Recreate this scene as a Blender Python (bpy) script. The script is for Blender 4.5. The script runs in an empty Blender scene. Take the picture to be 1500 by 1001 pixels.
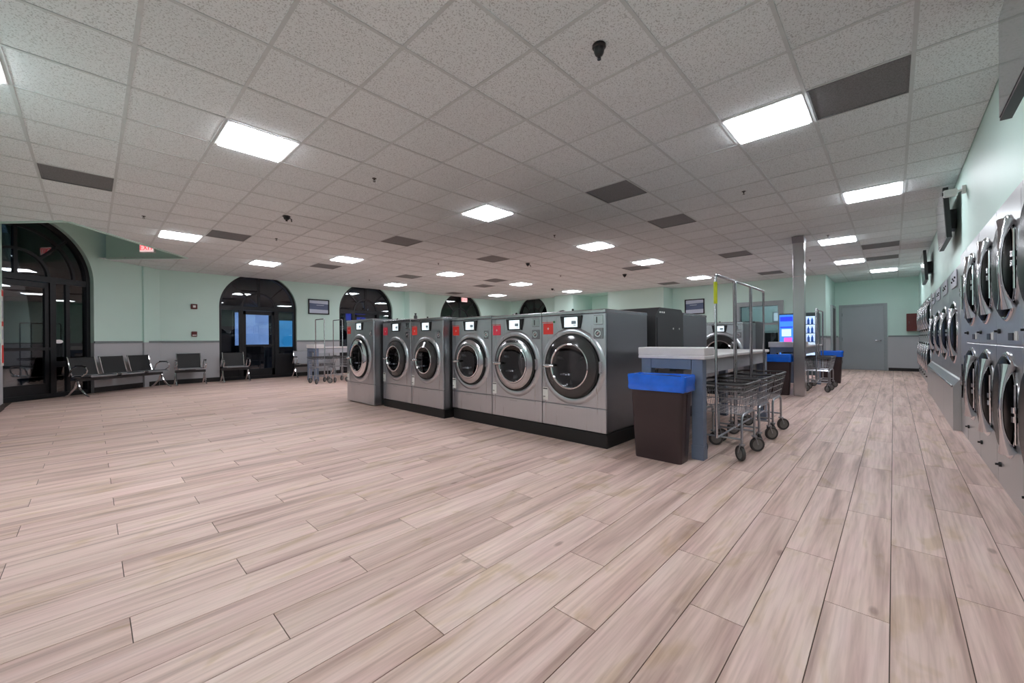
import bpy, bmesh, math, random
from mathutils import Vector, Matrix
random.seed(7)
PI = math.pi
scene = bpy.context.scene
COL = scene.collection

# ------------------------------------------------------------------ camera, world, exposure
H, CEIL = 1.12, 3.05
FPX, YAW, ROLL, SHY = 586.88, .7612, -.008, -2.4
cam_d = bpy.data.cameras.new('camera')
cam = bpy.data.objects.new('camera', cam_d); COL.objects.link(cam)
cam_d.sensor_width = 36; cam_d.lens = FPX * 36 / 1500; cam_d.clip_start = .02; cam_d.clip_end = 200
cam_d.shift_y = SHY / 1500
fw = Vector((math.cos(YAW), math.sin(YAW), 0)); r0 = Vector((math.sin(YAW), -math.cos(YAW), 0)); u0 = Vector((0, 0, 1))
cr, sr = math.cos(ROLL), math.sin(ROLL)
cx_, cy_, cz_ = r0 * cr + u0 * sr, u0 * cr - r0 * sr, -fw
cam.matrix_world = Matrix(((cx_.x, cy_.x, cz_.x, 0), (cx_.y, cy_.y, cz_.y, 0), (cx_.z, cy_.z, cz_.z, H), (0, 0, 0, 1)))
scene.camera = cam
scene.view_settings.view_transform = 'Standard'; scene.view_settings.look = 'None'
scene.view_settings.gamma = 1; scene.view_settings.use_curve_mapping = False
scene.view_settings.exposure = 0.0
LIGHT_W = 28.0            # radiance of the ceiling panels
w = bpy.data.worlds.new('night_sky'); scene.world = w; w.use_nodes = True
nt = w.node_tree; bgn = nt.nodes['Background']
bgn.inputs[0].default_value = (.035, .075, .17, 1); bgn.inputs[1].default_value = .5
scene.cycles.max_bounces = 14; scene.cycles.diffuse_bounces = 10; scene.cycles.glossy_bounces = 5
scene.cycles.transparent_max_bounces = 12; scene.cycles.caustics_reflective = False; scene.cycles.caustics_refractive = False
scene.cycles.sample_clamp_indirect = 10

# ------------------------------------------------------------------ materials
def lin(c):
    return tuple(((v / 255) / 12.92 if v / 255 <= .04045 else ((v / 255 + .055) / 1.055) ** 2.4) for v in c)
def new_mat(name):
    m = bpy.data.materials.new(name); m.use_nodes = True
    n = m.node_tree.nodes; return m, n, m.node_tree.links, n['Principled BSDF']
def mat(name, rgb, rough=.5, metal=0., var=.08, scale=(14, 14, 14), bump=0., bscale=200, coat=0., spec=.5, rvar=.05):
    m, n, L, b = new_mat(name)
    c = lin(rgb)
    tc = n.new('ShaderNodeTexCoord'); mp = n.new('ShaderNodeMapping'); mp.inputs['Scale'].default_value = scale
    L.new(tc.outputs['Object'], mp.inputs[0])
    nz = n.new('ShaderNodeTexNoise'); nz.inputs['Scale'].default_value = 1; nz.inputs['Detail'].default_value = 4
    L.new(mp.outputs[0], nz.inputs['Vector'])
    rp = n.new('ShaderNodeValToRGB'); rp.color_ramp.elements[0].position = .3; rp.color_ramp.elements[1].position = .7
    rp.color_ramp.elements[0].color = tuple(max(0, v * (1 - var)) for v in c) + (1,)
    rp.color_ramp.elements[1].color = tuple(min(1, v * (1 + var)) for v in c) + (1,)
    L.new(nz.outputs[0], rp.inputs[0]); L.new(rp.outputs[0], b.inputs['Base Color'])
    mr = n.new('ShaderNodeMapRange'); mr.inputs[3].default_value = max(.01, rough - rvar); mr.inputs[4].default_value = min(1, rough + rvar)
    L.new(nz.outputs[0], mr.inputs[0]); L.new(mr.outputs[0], b.inputs['Roughness'])
    b.inputs['Metallic'].default_value = metal; b.inputs['Coat Weight'].default_value = coat
    b.inputs['Specular IOR Level'].default_value = spec
    if bump:
        n2 = n.new('ShaderNodeTexNoise'); n2.inputs['Scale'].default_value = bscale
        L.new(tc.outputs['Object'], n2.inputs['Vector'])
        bp = n.new('ShaderNodeBump'); bp.inputs['Strength'].default_value = bump; bp.inputs['Distance'].default_value = .004
        L.new(n2.outputs[0], bp.inputs['Height']); L.new(bp.outputs[0], b.inputs['Normal'])
    return m
def emis(name, rgb, strength, var=.05):
    m, n, L, b = new_mat(name); c = lin(rgb)
    b.inputs['Base Color'].default_value = c + (1,); b.inputs['Roughness'].default_value = .4
    nz = n.new('ShaderNodeTexNoise'); nz.inputs['Scale'].default_value = 2.5
    tc = n.new('ShaderNodeTexCoord'); L.new(tc.outputs['Object'], nz.inputs['Vector'])
    mr = n.new('ShaderNodeMapRange'); mr.inputs[3].default_value = strength * (1 - var); mr.inputs[4].default_value = strength * (1 + var)
    L.new(nz.outputs[0], mr.inputs[0]); L.new(mr.outputs[0], b.inputs['Emission Strength'])
    b.inputs['Emission Color'].default_value = c + (1,)
    return m
M = {}
M['steel'] = mat('brushed_steel', (194, 197, 203), .28, .95, .02, (3, 40, .6), rvar=.02)
M['steel_dark'] = mat('dull_steel_side', (146, 147, 152), .34, .9, .04, (1.2, 1, 9), rvar=.04)
M['dryer_steel'] = mat('dryer_front_steel', (196, 198, 200), .33, .9, .02, (2, 40, 2), rvar=.02)
M['chrome'] = mat('polished_chrome', (226, 226, 230), .06, 1, .02, rvar=.02)
M['chrome_soft'] = mat('satin_chrome', (190, 190, 194), .2, 1, .03)
M['galv'] = mat('zinc_plated_wire', (176, 178, 184), .3, 1, .06)
M['blackglass'] = mat('black_porthole_glass', (10, 10, 12), .05, 0, .3, (5, 5, 5), coat=.6, rvar=.02)
M['drum'] = mat('dim_drum_steel', (92, 92, 94), .3, .8, .75, (5, 7, 5), bump=.4, bscale=60)
M['dryerglass'] = mat('black_dryer_glass', (5, 5, 6), .25, 0, .3, (5, 5, 5), spec=.03, rvar=.03)
M['darkring'] = mat('smoked_ring_glass', (62, 60, 62), .12, .3, .2, (6, 6, 6), coat=.4)
M['gasket'] = mat('black_rubber', (14, 14, 15), .55, 0, .2)
M['blackplastic'] = mat('black_plastic', (20, 20, 22), .35, 0, .15)
M['plinth'] = mat('black_painted_steel', (24, 22, 23), .45, 0, .25, (4, 4, 4))
M['charcoal'] = mat('charcoal_sheet_metal', (62, 62, 64), .45, .2, .1, (5, 5, 5))
M['mesh_black'] = mat('black_perforated_seat', (26, 25, 27), .55, .1, .2, (90, 90, 90), bump=.3, bscale=300)
M['cushion_grey'] = mat('grey_perforated_seat', (150, 152, 158), .45, .3, .08, (90, 90, 90), bump=.2)
M['white'] = mat('white_laminate', (238, 234, 236), .35, 0, .03)
M['offwhite'] = mat('white_enamel', (225, 225, 222), .4, 0, .03)
M['bluegrey'] = mat('blue_grey_paint', (118, 132, 156), .45, 0, .05)
M['lightgrey'] = mat('light_grey_laminate', (188, 190, 200), .45, 0, .04)
M['red'] = mat('red_print', (222, 58, 52), .45, 0, .06)
M['pink'] = mat('rose_red_print', (222, 60, 84), .45, 0, .06)
M['darkred'] = mat('dark_red_enamel', (92, 30, 28), .4, 0, .1)
M['green'] = mat('green_dot', (30, 120, 70), .4)
M['lime'] = mat('lime_tape', (196, 208, 40), .5, 0, .1)
M['bag'] = mat('blue_plastic_film', (20, 112, 244), .22, 0, .15, (9, 9, 9), bump=.6, bscale=18, coat=.3)
M['brown'] = mat('dark_brown_plastic', (58, 44, 46), .4, 0, .1, (3, 3, 3), bump=.1, bscale=300)
M['rubber'] = mat('grey_rubber_tyre', (74, 72, 72), .6, 0, .1)
M['wheelhub'] = mat('grey_wheel_disc', (132, 130, 128), .45, 0, .1)
M['frame_dark'] = mat('dark_bronze_window_frame', (26, 26, 30), .4, .3, .15)
M['door_grey'] = mat('grey_door_paint', (160, 166, 172), .45, 0, .03, (2, 2, 2))
M['doorframe'] = mat('grey_frame_paint', (150, 158, 162), .45, 0, .04)
M['rail'] = mat('grey_chair_rail', (128, 136, 138), .45, 0, .04)
M['base'] = mat('black_rubber_baseboard', (32, 28, 28), .5, 0, .15)
M['vent'] = mat('dark_grey_perforated_panel', (118, 118, 120), .6, .1, .35, (160, 160, 160))
M['tee'] = mat('white_grid_enamel', (203, 208, 209), .5, 0, .04)
M['trimwhite'] = mat('white_fixture_trim', (222, 222, 222), .45, 0, .03)
M['brass'] = mat('sprinkler_metal', (70, 68, 66), .35, .8, .1)
M['diffuser'] = emis('light_panel_diffuser', (245, 249, 255), LIGHT_W, .02)
M['screen'] = emis('lit_display', (226, 240, 246), .95)
M['screen_ink'] = mat('display_marks', (130, 150, 160), .4)
M['exit_bg'] = emis('exit_panel_lit', (250, 214, 214), .8)
M['exit_red'] = emis('exit_letters_lit', (240, 44, 58), 1.3)
M['print_blue'] = mat('slate_blue_print', (92, 104, 136), .4, 0, .1, (2, 2, 9))
M['print_pale'] = mat('pale_print', (196, 204, 222), .4, 0, .06, (2, 2, 9))
M['tv'] = mat('tv_screen', (112, 112, 114), .16, 0, .06, (1, 1, 1), coat=.5)
M['asphalt'] = mat('night_asphalt', (40, 40, 44), .8, 0, .3)
M['facade'] = mat('dark_facade', (34, 34, 40), .7, 0, .2)
M['blue_lit'] = emis('blue_lit_panel', (150, 182, 240), 1.5, .4)
M['cyan_lit'] = emis('cyan_lit_panel', (70, 170, 235), 1.3, .4)
M['deep_blue_lit'] = emis('deep_blue_lit_panel', (40, 60, 220), .9, .2)
M['vend_blue'] = emis('vending_blue_panel', (64, 138, 240), .8, .35)
M['vend_white'] = emis('vending_lit_glass', (196, 222, 250), .9, .3)
M['vend_pink'] = emis('vending_pink_panel', (240, 90, 190), 1.0, .4)
M['vend_side'] = mat('dark_green_cabinet', (58, 74, 76), .4, 0, .1)
M['bottle'] = mat('bottle_plastic', (60, 110, 200), .25, 0, .3, (9, 9, 9))
M['hair'] = mat('steel_post', (186, 184, 186), .22, .95, .05, (6, 6, 2))

def wall_mat():
    m, n, L, b = new_mat('mint_wall_grey_dado')
    ge = n.new('ShaderNodeNewGeometry'); sx = n.new('ShaderNodeSeparateXYZ'); L.new(ge.outputs['Position'], sx.inputs[0])
    gt = n.new('ShaderNodeMath'); gt.operation = 'GREATER_THAN'; gt.inputs[1].default_value = 1.13; L.new(sx.outputs[2], gt.inputs[0])
    nz = n.new('ShaderNodeTexNoise'); nz.inputs['Scale'].default_value = 1.3; nz.inputs['Detail'].default_value = 5; L.new(ge.outputs['Position'], nz.inputs['Vector'])
    r1 = n.new('ShaderNodeMix'); r1.data_type = 'RGBA'
    r1.inputs[6].default_value = lin((184, 185, 190)) + (1,); r1.inputs[7].default_value = lin((203, 230, 222)) + (1,)
    L.new(gt.outputs[0], r1.inputs[0])
    hs = n.new('ShaderNodeHueSaturation'); mr = n.new('ShaderNodeMapRange'); mr.inputs[3].default_value = .95; mr.inputs[4].default_value = 1.05
    L.new(nz.outputs[0], mr.inputs[0]); L.new(mr.outputs[0], hs.inputs['Value']); L.new(r1.outputs[2], hs.inputs['Color'])
    L.new(hs.outputs[0], b.inputs['Base Color']); b.inputs['Roughness'].default_value = .5
    n2 = n.new('ShaderNodeTexNoise'); n2.inputs['Scale'].default_value = 160; L.new(ge.outputs['Position'], n2.inputs['Vector'])
    bp = n.new('ShaderNodeBump'); bp.inputs['Strength'].default_value = .08; bp.inputs['Distance'].default_value = .002
    L.new(n2.outputs[0], bp.inputs['Height']); L.new(bp.outputs[0], b.inputs['Normal'])
    return m
M['wall'] = wall_mat()

def glass_mat(name, tint, ior):
    m, n, L, b = new_mat(name)
    out = n['Material Output']; n.remove(b)
    tr = n.new('ShaderNodeBsdfTransparent'); gl = n.new('ShaderNodeBsdfGlossy'); mx = n.new('ShaderNodeMixShader'); fr = n.new('ShaderNodeFresnel')
    tr.inputs[0].default_value = tint; gl.inputs[0].default_value = (1, 1, 1, 1)
    fr.inputs[0].default_value = ior
    nz = n.new('ShaderNodeTexNoise'); nz.inputs['Scale'].default_value = 1.1
    tc = n.new('ShaderNodeTexCoord'); L.new(tc.outputs['Object'], nz.inputs['Vector'])
    mr = n.new('ShaderNodeMapRange'); mr.inputs[3].default_value = .0; mr.inputs[4].default_value = .02
    L.new(nz.outputs[0], mr.inputs[0]); L.new(mr.outputs[0], gl.inputs['Roughness'])
    L.new(fr.outputs[0], mx.inputs[0]); L.new(tr.outputs[0], mx.inputs[1]); L.new(gl.outputs[0], mx.inputs[2]); L.new(mx.outputs[0], out.inputs[0])
    return m
M['glass'] = glass_mat('tinted_window_glass', (.55, .6, .64, 1), 1.75)
M['portglass'] = glass_mat('smoked_porthole_glass', (.42, .42, .43, 1), 1.7)

def plank_mat():
    m, n, L, b = new_mat('wood_look_plank')
    N = n.new
    oi = N('ShaderNodeObjectInfo'); ge = N('ShaderNodeNewGeometry')
    ad = N('ShaderNodeMath'); ad.operation = 'ADD'; L.new(oi.outputs['Random'], ad.inputs[0]); L.new(ge.outputs['Random Per Island'], ad.inputs[1])
    fr = N('ShaderNodeMath'); fr.operation = 'FRACT'; L.new(ad.outputs[0], fr.inputs[0])
    rnd = fr.outputs[0]
    mu = N('ShaderNodeMath'); mu.operation = 'MULTIPLY'; mu.inputs[1].default_value = 97; L.new(rnd, mu.inputs[0])
    cb = N('ShaderNodeCombineXYZ'); L.new(mu.outputs[0], cb.inputs[0]); L.new(mu.outputs[0], cb.inputs[1]); L.new(mu.outputs[0], cb.inputs[2])
    va = N('ShaderNodeVectorMath'); va.operation = 'ADD'; L.new(ge.outputs['Position'], va.inputs[0]); L.new(cb.outputs[0], va.inputs[1])
    def noise(sc, detail, dist):
        mp = N('ShaderNodeMapping'); mp.inputs['Scale'].default_value = sc; L.new(va.outputs[0], mp.inputs[0])
        z = N('ShaderNodeTexNoise'); z.inputs['Scale'].default_value = 1; z.inputs['Detail'].default_value = detail; z.inputs['Distortion'].default_value = dist
        L.new(mp.outputs[0], z.inputs['Vector']); return z.outputs[0]
    broad = noise((.65, 11, 1), 4, .5)       # long streaks
    fine = noise((3.0, 70, 1), 5, .3)       # grain
    blot = noise((2.2, 5, 1), 3, 1.2)
    def ramp(src, stops):
        r = N('ShaderNodeValToRGB'); e = r.color_ramp.elements
        e[0].position, e[0].color = stops[0][0], lin(stops[0][1]) + (1,)
        e[1].position, e[1].color = stops[-1][0], lin(stops[-1][1]) + (1,)
        for p, c in stops[1:-1]:
            x = e.new(p); x.color = lin(c) + (1,)
        L.new(src, r.inputs[0]); return r.outputs[0]
    tone = ramp(rnd, [(0, (238, 210, 200)), (.25, (222, 193, 183)), (.5, (244, 218, 208)), (.75, (210, 182, 172)), (1, (234, 204, 192))])
    streak = ramp(broad, [(.30, (136, 104, 92)), (.42, (208, 178, 167)), (.54, (242, 217, 207)), (.72, (250, 230, 222))])
    mx = N('ShaderNodeMix'); mx.data_type = 'RGBA'; mx.inputs[0].default_value = .47; L.new(tone, mx.inputs[6]); L.new(streak, mx.inputs[7])
    grain = ramp(fine, [(.3, (214, 206, 202)), (.6, (255, 255, 255))])
    m2 = N('ShaderNodeMix'); m2.data_type = 'RGBA'; m2.blend_type = 'MULTIPLY'; m2.inputs[0].default_value = .55; L.new(mx.outputs[2], m2.inputs[6]); L.new(grain, m2.inputs[7])
    tint = ramp(blot, [(.30, (232, 222, 190)), (.42, (255, 252, 248)), (.7, (255, 244, 248))])
    m3 = N('ShaderNodeMix'); m3.data_type = 'RGBA'; m3.blend_type = 'MULTIPLY'; m3.inputs[0].default_value = .6; L.new(m2.outputs[2], m3.inputs[6]); L.new(tint, m3.inputs[7])
    # knots
    vo = N('ShaderNodeTexVoronoi'); mpv = N('ShaderNodeMapping'); mpv.inputs['Scale'].default_value = (1.5, 3.6, 1); L.new(va.outputs[0], mpv.inputs[0])
    L.new(mpv.outputs[0], vo.inputs['Vector']); vo.inputs['Scale'].default_value = 1
    kr = ramp(vo.outputs['Distance'], [(.0, (110, 84, 70)), (.035, (150, 124, 108)), (.07, (255, 255, 255))])
    m4 = N('ShaderNodeMix'); m4.data_type = 'RGBA'; m4.blend_type = 'MULTIPLY'; m4.inputs[0].default_value = .5; L.new(m3.outputs[2], m4.inputs[6]); L.new(kr, m4.inputs[7])
    L.new(m4.outputs[2], b.inputs['Base Color'])
    b.inputs['Roughness'].default_value = .48; b.inputs['Specular IOR Level'].default_value = .35
    bp = N('ShaderNodeBump'); bp.inputs['Strength'].default_value = .12; bp.inputs['Distance'].default_value = .002
    L.new(fine, bp.inputs['Height']); L.new(bp.outputs[0], b.inputs['Normal'])
    return m
M['plank'] = plank_mat()
M['grout'] = mat('dark_grout', (92, 76, 68), .9, 0, .1)

def tile_mat():
    m, n, L, b = new_mat('fissured_ceiling_tile')
    oi = n.new('ShaderNodeObjectInfo'); ge = n.new('ShaderNodeNewGeometry')
    vo = n.new('ShaderNodeTexNoise'); vo.inputs['Scale'].default_value = 105; vo.inputs['Detail'].default_value = 3; L.new(ge.outputs['Position'], vo.inputs['Vector'])
    rp = n.new('ShaderNodeValToRGB'); rp.color_ramp.elements[0].position = .36; rp.color_ramp.elements[1].position = .46
    rp.color_ramp.elements[0].color = lin((190, 194, 195)) + (1,); rp.color_ramp.elements[1].color = lin((232, 237, 239)) + (1,)
    L.new(vo.outputs[0], rp.inputs[0])
    ad = n.new('ShaderNodeMath'); L.new(oi.outputs['Random'], ad.inputs[0]); L.new(ge.outputs['Random Per Island'], ad.inputs[1])
    fr = n.new('ShaderNodeMath'); fr.operation = 'FRACT'; L.new(ad.outputs[0], fr.inputs[0])
    mr = n.new('ShaderNodeMapRange'); mr.inputs[3].default_value = .96; mr.inputs[4].default_value = 1.03; L.new(fr.outputs[0], mr.inputs[0])
    hs = n.new('ShaderNodeHueSaturation'); L.new(mr.outputs[0], hs.inputs['Value']); L.new(rp.outputs[0], hs.inputs['Color'])
    L.new(hs.outputs[0], b.inputs['Base Color']); b.inputs['Roughness'].default_value = .9; b.inputs['Specular IOR Level'].default_value = .1
    bp = n.new('ShaderNodeBump'); bp.inputs['Strength'].default_value = .3; bp.inputs['Distance'].default_value = .002
    L.new(vo.outputs[0], bp.inputs['Height']); L.new(bp.outputs[0], b.inputs['Normal'])
    return m
M['tile'] = tile_mat()

# ------------------------------------------------------------------ mesh helpers
class MB:
    def __init__(s): s.v = []; s.f = []; s.sm = []
    def add(s, vs, fs, smooth=False):
        o = len(s.v); s.v += [tuple(v) for v in vs]; s.f += [tuple(i + o for i in f) for f in fs]; s.sm += [smooth] * len(fs); return s
    def box(s, x0, x1, y0, y1, z0, z1):
        return s.add([(x0, y0, z0), (x1, y0, z0), (x1, y1, z0), (x0, y1, z0), (x0, y0, z1), (x1, y0, z1), (x1, y1, z1), (x0, y1, z1)],
                     [(0, 3, 2, 1), (4, 5, 6, 7), (0, 1, 5, 4), (1, 2, 6, 5), (2, 3, 7, 6), (3, 0, 4, 7)])
    def rbox(s, x0, x1, y0, y1, z0, z1, r=.01):
        # box with chamfered edges on every side
        vs = []
        for sx, X in ((1, x0), (-1, x1)):
            for sy, Y in ((1, y0), (-1, y1)):
                for sz, Z in ((1, z0), (-1, z1)):
                    vs.append(((X, Y + sy * r, Z + sz * r), (X + sx * r, Y, Z + sz * r), (X + sx * r, Y + sy * r, Z)))
        V = [p for t in vs for p in t]
        bm = bmesh.new()
        for p in V: bm.verts.new(p)
        bmesh.ops.convex_hull(bm, input=bm.verts)
        bm.verts.index_update()
        s.add([v.co for v in bm.verts], [[v.index for v in f.verts] for f in bm.faces]); bm.free(); return s
    def tube(s, path, r, n=8, cap=True):
        P = [Vector(p) for p in path]; R = r if isinstance(r, (list, tuple)) else [r] * len(P)
        vs = []; fs = []; prev = None
        for i, p in enumerate(P):
            t = (P[min(i + 1, len(P) - 1)] - P[max(i - 1, 0)]).normalized()
            if prev is None:
                a = Vector((0, 0, 1)) if abs(t.z) < .9 else Vector((1, 0, 0)); u = t.cross(a).normalized()
            else:
                u = (prev - t * prev.dot(t)).normalized()
            prev = u; q = t.cross(u)
            for k in range(n):
                a = 2 * PI * k / n; vs.append(p + (u * math.cos(a) + q * math.sin(a)) * R[i])
        for i in range(len(P) - 1):
            for k in range(n):
                fs.append((i * n + k, i * n + (k + 1) % n, (i + 1) * n + (k + 1) % n, (i + 1) * n + k))
        if cap: fs += [tuple(range(n - 1, -1, -1)), tuple((len(P) - 1) * n + k for k in range(n))]
        return s.add(vs, fs, True)
    def lathe(s, prof, c=(0, 0, 0), axis='x', n=40, sgn=-1):
        # prof: list of (radius, height along sgn*axis)
        vs = []; fs = []
        for r, d in prof:
            for k in range(n):
                a = 2 * PI * k / n; u, q = r * math.cos(a), r * math.sin(a); h = d * sgn
                vs.append({'x': (c[0] + h, c[1] + u, c[2] + q), 'y': (c[0] + u, c[1] + h, c[2] + q), 'z': (c[0] + u, c[1] + q, c[2] + h)}[axis])
        for i in range(len(prof) - 1):
            for k in range(n): fs.append((i * n + k, i * n + (k + 1) % n, (i + 1) * n + (k + 1) % n, (i + 1) * n + k))
        if prof[0][0] > 1e-5: fs.append(tuple(range(n)))
        if prof[-1][0] > 1e-5: fs.append(tuple((len(prof) - 1) * n + k for k in range(n)))
        return s.add(vs, fs, True)
    def ring(s, prof, c=(0, 0, 0), axis='x', n=40, sgn=-1):
        # closed profile: a torus-like ring
        vs = []; fs = []; m = len(prof)
        for r, d in prof:
            for k in range(n):
                a = 2 * PI * k / n; u, q = r * math.cos(a), r * math.sin(a); h = d * sgn
                vs.append({'x': (c[0] + h, c[1] + u, c[2] + q), 'y': (c[0] + u, c[1] + h, c[2] + q), 'z': (c[0] + u, c[1] + q, c[2] + h)}[axis])
        for i in range(m):
            for k in range(n): fs.append((i * n + k, i * n + (k + 1) % n, ((i + 1) % m) * n + (k + 1) % n, ((i + 1) % m) * n + k))
        return s.add(vs, fs, True)
    def prism(s, poly, fn, t0, t1):
        # poly in 2D, fn(u, v, t) -> 3D
        n = len(poly)
        vs = [fn(u, v, t0) for u, v in poly] + [fn(u, v, t1) for u, v in poly]
        fs = [tuple(range(n))[::-1], tuple(range(n, 2 * n))] + [(i, (i + 1) % n, n + (i + 1) % n, n + i) for i in range(n)]
        return s.add(vs, fs)
    def mesh(s, name):
        me = bpy.data.meshes.new(name); me.from_pydata(s.v, [], s.f); me.update()
        bm = bmesh.new(); bm.from_mesh(me); bmesh.ops.recalc_face_normals(bm, faces=bm.faces); bm.to_mesh(me); bm.free()
        me.polygons.foreach_set('use_smooth', s.sm)
        if any(s.sm):
            try: me.set_sharp_from_angle(angle=math.radians(40))
            except Exception: pass
        return me
    def obj(s, name, m, parent=None, loc=(0, 0, 0), rz=0):
        me = s.mesh(name); me.materials.append(M[m] if isinstance(m, str) else m)
        return link(name, me, parent, loc, rz)
def link(name, me, parent=None, loc=(0, 0, 0), rz=0):
    o = bpy.data.objects.new(name, me); COL.objects.link(o); o.location = loc; o.rotation_euler = (0, 0, rz)
    if parent: o.parent = parent
    return o
def tag(o, label, cat, group=None):
    o['label'] = label; o['category'] = cat
    if group: o['group'] = group
    return o
def thing(name, label, cat, loc=(0, 0, 0), rz=0, group=None):
    return tag(link(name, None, None, loc, rz), label, cat, group)
def struct(o): o['kind'] = 'structure'; return o
def kids(o): return [c for c in COL.objects if c.parent == o]
def dup(root, loc, rz=None, label=None):
    def cp(o, p):
        c = o.copy(); COL.objects.link(c); c.parent = p
        for k in KID.get(o.name, []): cp(bpy.data.objects[k], c)
        return c
    KID = {}
    for o in COL.objects:
        if o.parent: KID.setdefault(o.parent.name, []).append(o.name)
    r = cp(root, None); r.location = loc
    if rz is not None: r.rotation_euler = (0, 0, rz)
    if label: r['label'] = label
    return r
def text_mesh(txt, size, depth=.002):
    cu = bpy.data.curves.new('lettering', 'FONT'); cu.body = txt; cu.size = size; cu.extrude = depth; cu.align_x = 'CENTER'; cu.align_y = 'CENTER'
    o = bpy.data.objects.new('lettering', cu); COL.objects.link(o)
    dg = bpy.context.evaluated_depsgraph_get(); me = bpy.data.meshes.new_from_object(o.evaluated_get(dg))
    bpy.data.objects.remove(o); bpy.data.curves.remove(cu); me.name = 'lettering'; me.materials.clear(); return me
def lettering(txt, size, m, parent, mtx):
    me = text_mesh(txt, size); me.materials.append(M[m]); o = link('lettering', me, parent); o.matrix_local = mtx; return o

# clipping of convex 2D polygons; half-plane (a, b, c): keep a*x + b*y <= c
def clip(poly, hp):
    a, b, c = hp; out = []
    for i in range(len(poly)):
        p, q = poly[i], poly[(i + 1) % len(poly)]; dp, dq = a * p[0] + b * p[1] - c, a * q[0] + b * q[1] - c
        if dp <= 0: out.append(p)
        if dp * dq < 0: t = dp / (dp - dq); out.append((p[0] + t * (q[0] - p[0]), p[1] + t * (q[1] - p[1])))
    return out if len(out) > 2 else []
def area(p): return abs(sum(p[i][0] * p[(i + 1) % len(p)][1] - p[(i + 1) % len(p)][0] * p[i][1] for i in range(len(p)))) / 2
def edges_ccw(poly):
    out = []
    for i in range(len(poly)):
        p, q = poly[i], poly[(i + 1) % len(poly)]; out.append((q[1] - p[1], -(q[0] - p[0]), (q[1] - p[1]) * p[0] - (q[0] - p[0]) * p[1]))
    return out
def minus(poly, hole):
    # poly minus convex ccw hole, as convex pieces
    res = []; cur = poly
    for (a, b, c) in edges_ccw(hole):
        if not cur: break
        o = clip(cur, (-a, -b, -c))
        if o and area(o) > 1e-4: res.append(o)
        cur = clip(cur, (a, b, c))
    return res

# ------------------------------------------------------------------ plan of the room
XL, YR, YB = -1.05, -.58, 14.0
XF1, XF2, XD, YS = 14.65, 15.5, 18.2, 1.5     # far wall (two depths), door wall, stub
P0 = Vector((.12, 13.1)); DA = Vector((1, .8)).normalized(); NA = Vector((-DA.y, DA.x))   # chamfered entrance wall
WELL = [(-1.05, 10.38), (-.26, 9.48), (1.49, 11.68), (.24, 13.01), (.0, 13.2), (-1.05, 12.35)]  # ceiling well, ccw
cham = (NA.x, NA.y, NA.dot(P0))
ROOMS = [[(-1, 0, -XL), (1, 0, XF1), (0, -1, -YR), (0, 1, YB), cham],
         [(-1, 0, -XF1), (1, 0, XF2), (0, -1, -YR), (0, 1, 6.2)],
         [(-1, 0, -XF2), (1, 0, XD), (0, -1, -YR), (0, 1, YS)]]
def room_pieces(poly):
    out = []
    for R in ROOMS:
        p = poly
        for hp in R:
            p = clip(p, hp)
            if not p: break
        if p and area(p) > 2e-4: out.append(p)
    return out
def view_size(x, y, z):
    d = Vector((x, y, z - H)); dep = d.x * fw.x + d.y * fw.y
    if dep < .15: return 0
    px = FPX * (d.x * r0.x + d.y * r0.y) / dep; py = FPX * d.z / dep
    if abs(px) > 860 or abs(py) > 600: return 0
    return abs(d.z) / dep ** 3

# ------------------------------------------------------------------ floor with planks
floor = struct(MB().box(-2.6, XD + .2, YR - .1, 14.6, -.12, -.004).obj('floor', 'grout'))
PW, PL = .2043, 1.226
full = MB().box(-PL / 2 + .0018, PL / 2 - .0018, -PW / 2 + .0018, PW / 2 - .0018, -.01, 0).mesh('plank'); full.materials.append(M['plank'])
pl = []
for n_ in range(-4, 69):
    y0 = .017 + PW * n_; off = (.919 + PL / 3 * (n_ - 6)) % PL
    for k in range(-3, 17):
        x0 = off + PL * k
        if x0 > XD or x0 + PL < XL - 1: continue
        g = .0018
        poly = [(x0 + g, y0 + g), (x0 + PL - g, y0 + g), (x0 + PL - g, y0 + PW - g), (x0 + g, y0 + PW - g)]
        ps = room_pieces(poly)
        if ps: pl.append((max(view_size(x0 + PL * t, y0 + PW / 2, 0) for t in (0, .25, .5, .75, 1)), x0, y0, ps))
pl.sort(key=lambda t: -t[0])
rest = MB()
for i, (sz, x0, y0, ps) in enumerate(pl):
    whole = len(ps) == 1 and abs(area(ps[0]) - (PL - .0036) * (PW - .0036)) < 1e-4
    if i < 300:
        if whole: link('plank', full, floor, (x0 + PL / 2, y0 + PW / 2, 0))
        else:
            mb = MB()
            for p in ps: mb.prism(p, lambda u, v, t: (u, v, t), -.01, 0)
            mb.obj('plank', 'plank', floor)
    else:
        for p in ps: rest.prism(p, lambda u, v, t: (u, v, t), -.01, 0)
o = rest.obj('far_planks', 'plank', floor); o['kind'] = 'stuff'

# ------------------------------------------------------------------ ceiling: grid, tiles, lights, vents
T, OX, OY = .6097, 1.4241, 2.3282
ceiling = struct(MB().box(XL - .2, XD + .2, YR - .2, 9.4, CEIL + .35, CEIL + .45).box(1.6, XD + .2, 9.4, 14.4, CEIL + .35, CEIL + .45).obj('ceiling', 'facade'))
LIGHTS = [(-4, 3), (-1, 3), (4, -3), (4, 3), (9, 3), (13, 3), (19, 3), (-1, 11), (2, 14), (4, 11), (9, 11), (9, 16), (14, 11), (19, 11), (17, 16), (14, -3), (19, -3), (23, -4), (9, -4), (-1, -3)]
VENTS = [(4, -4), (5, 0), (8, 0), (4, 7), (-3, 7), (0, 10), (8, 7), (4, 13), (8, 13), (14, 0), (20, 0), (12, 11), (13, 13), (16, -4), (19, -4), (14, 4), (20, 5), (14, 17)]
skip = set(LIGHTS) | set(VENTS)
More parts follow.
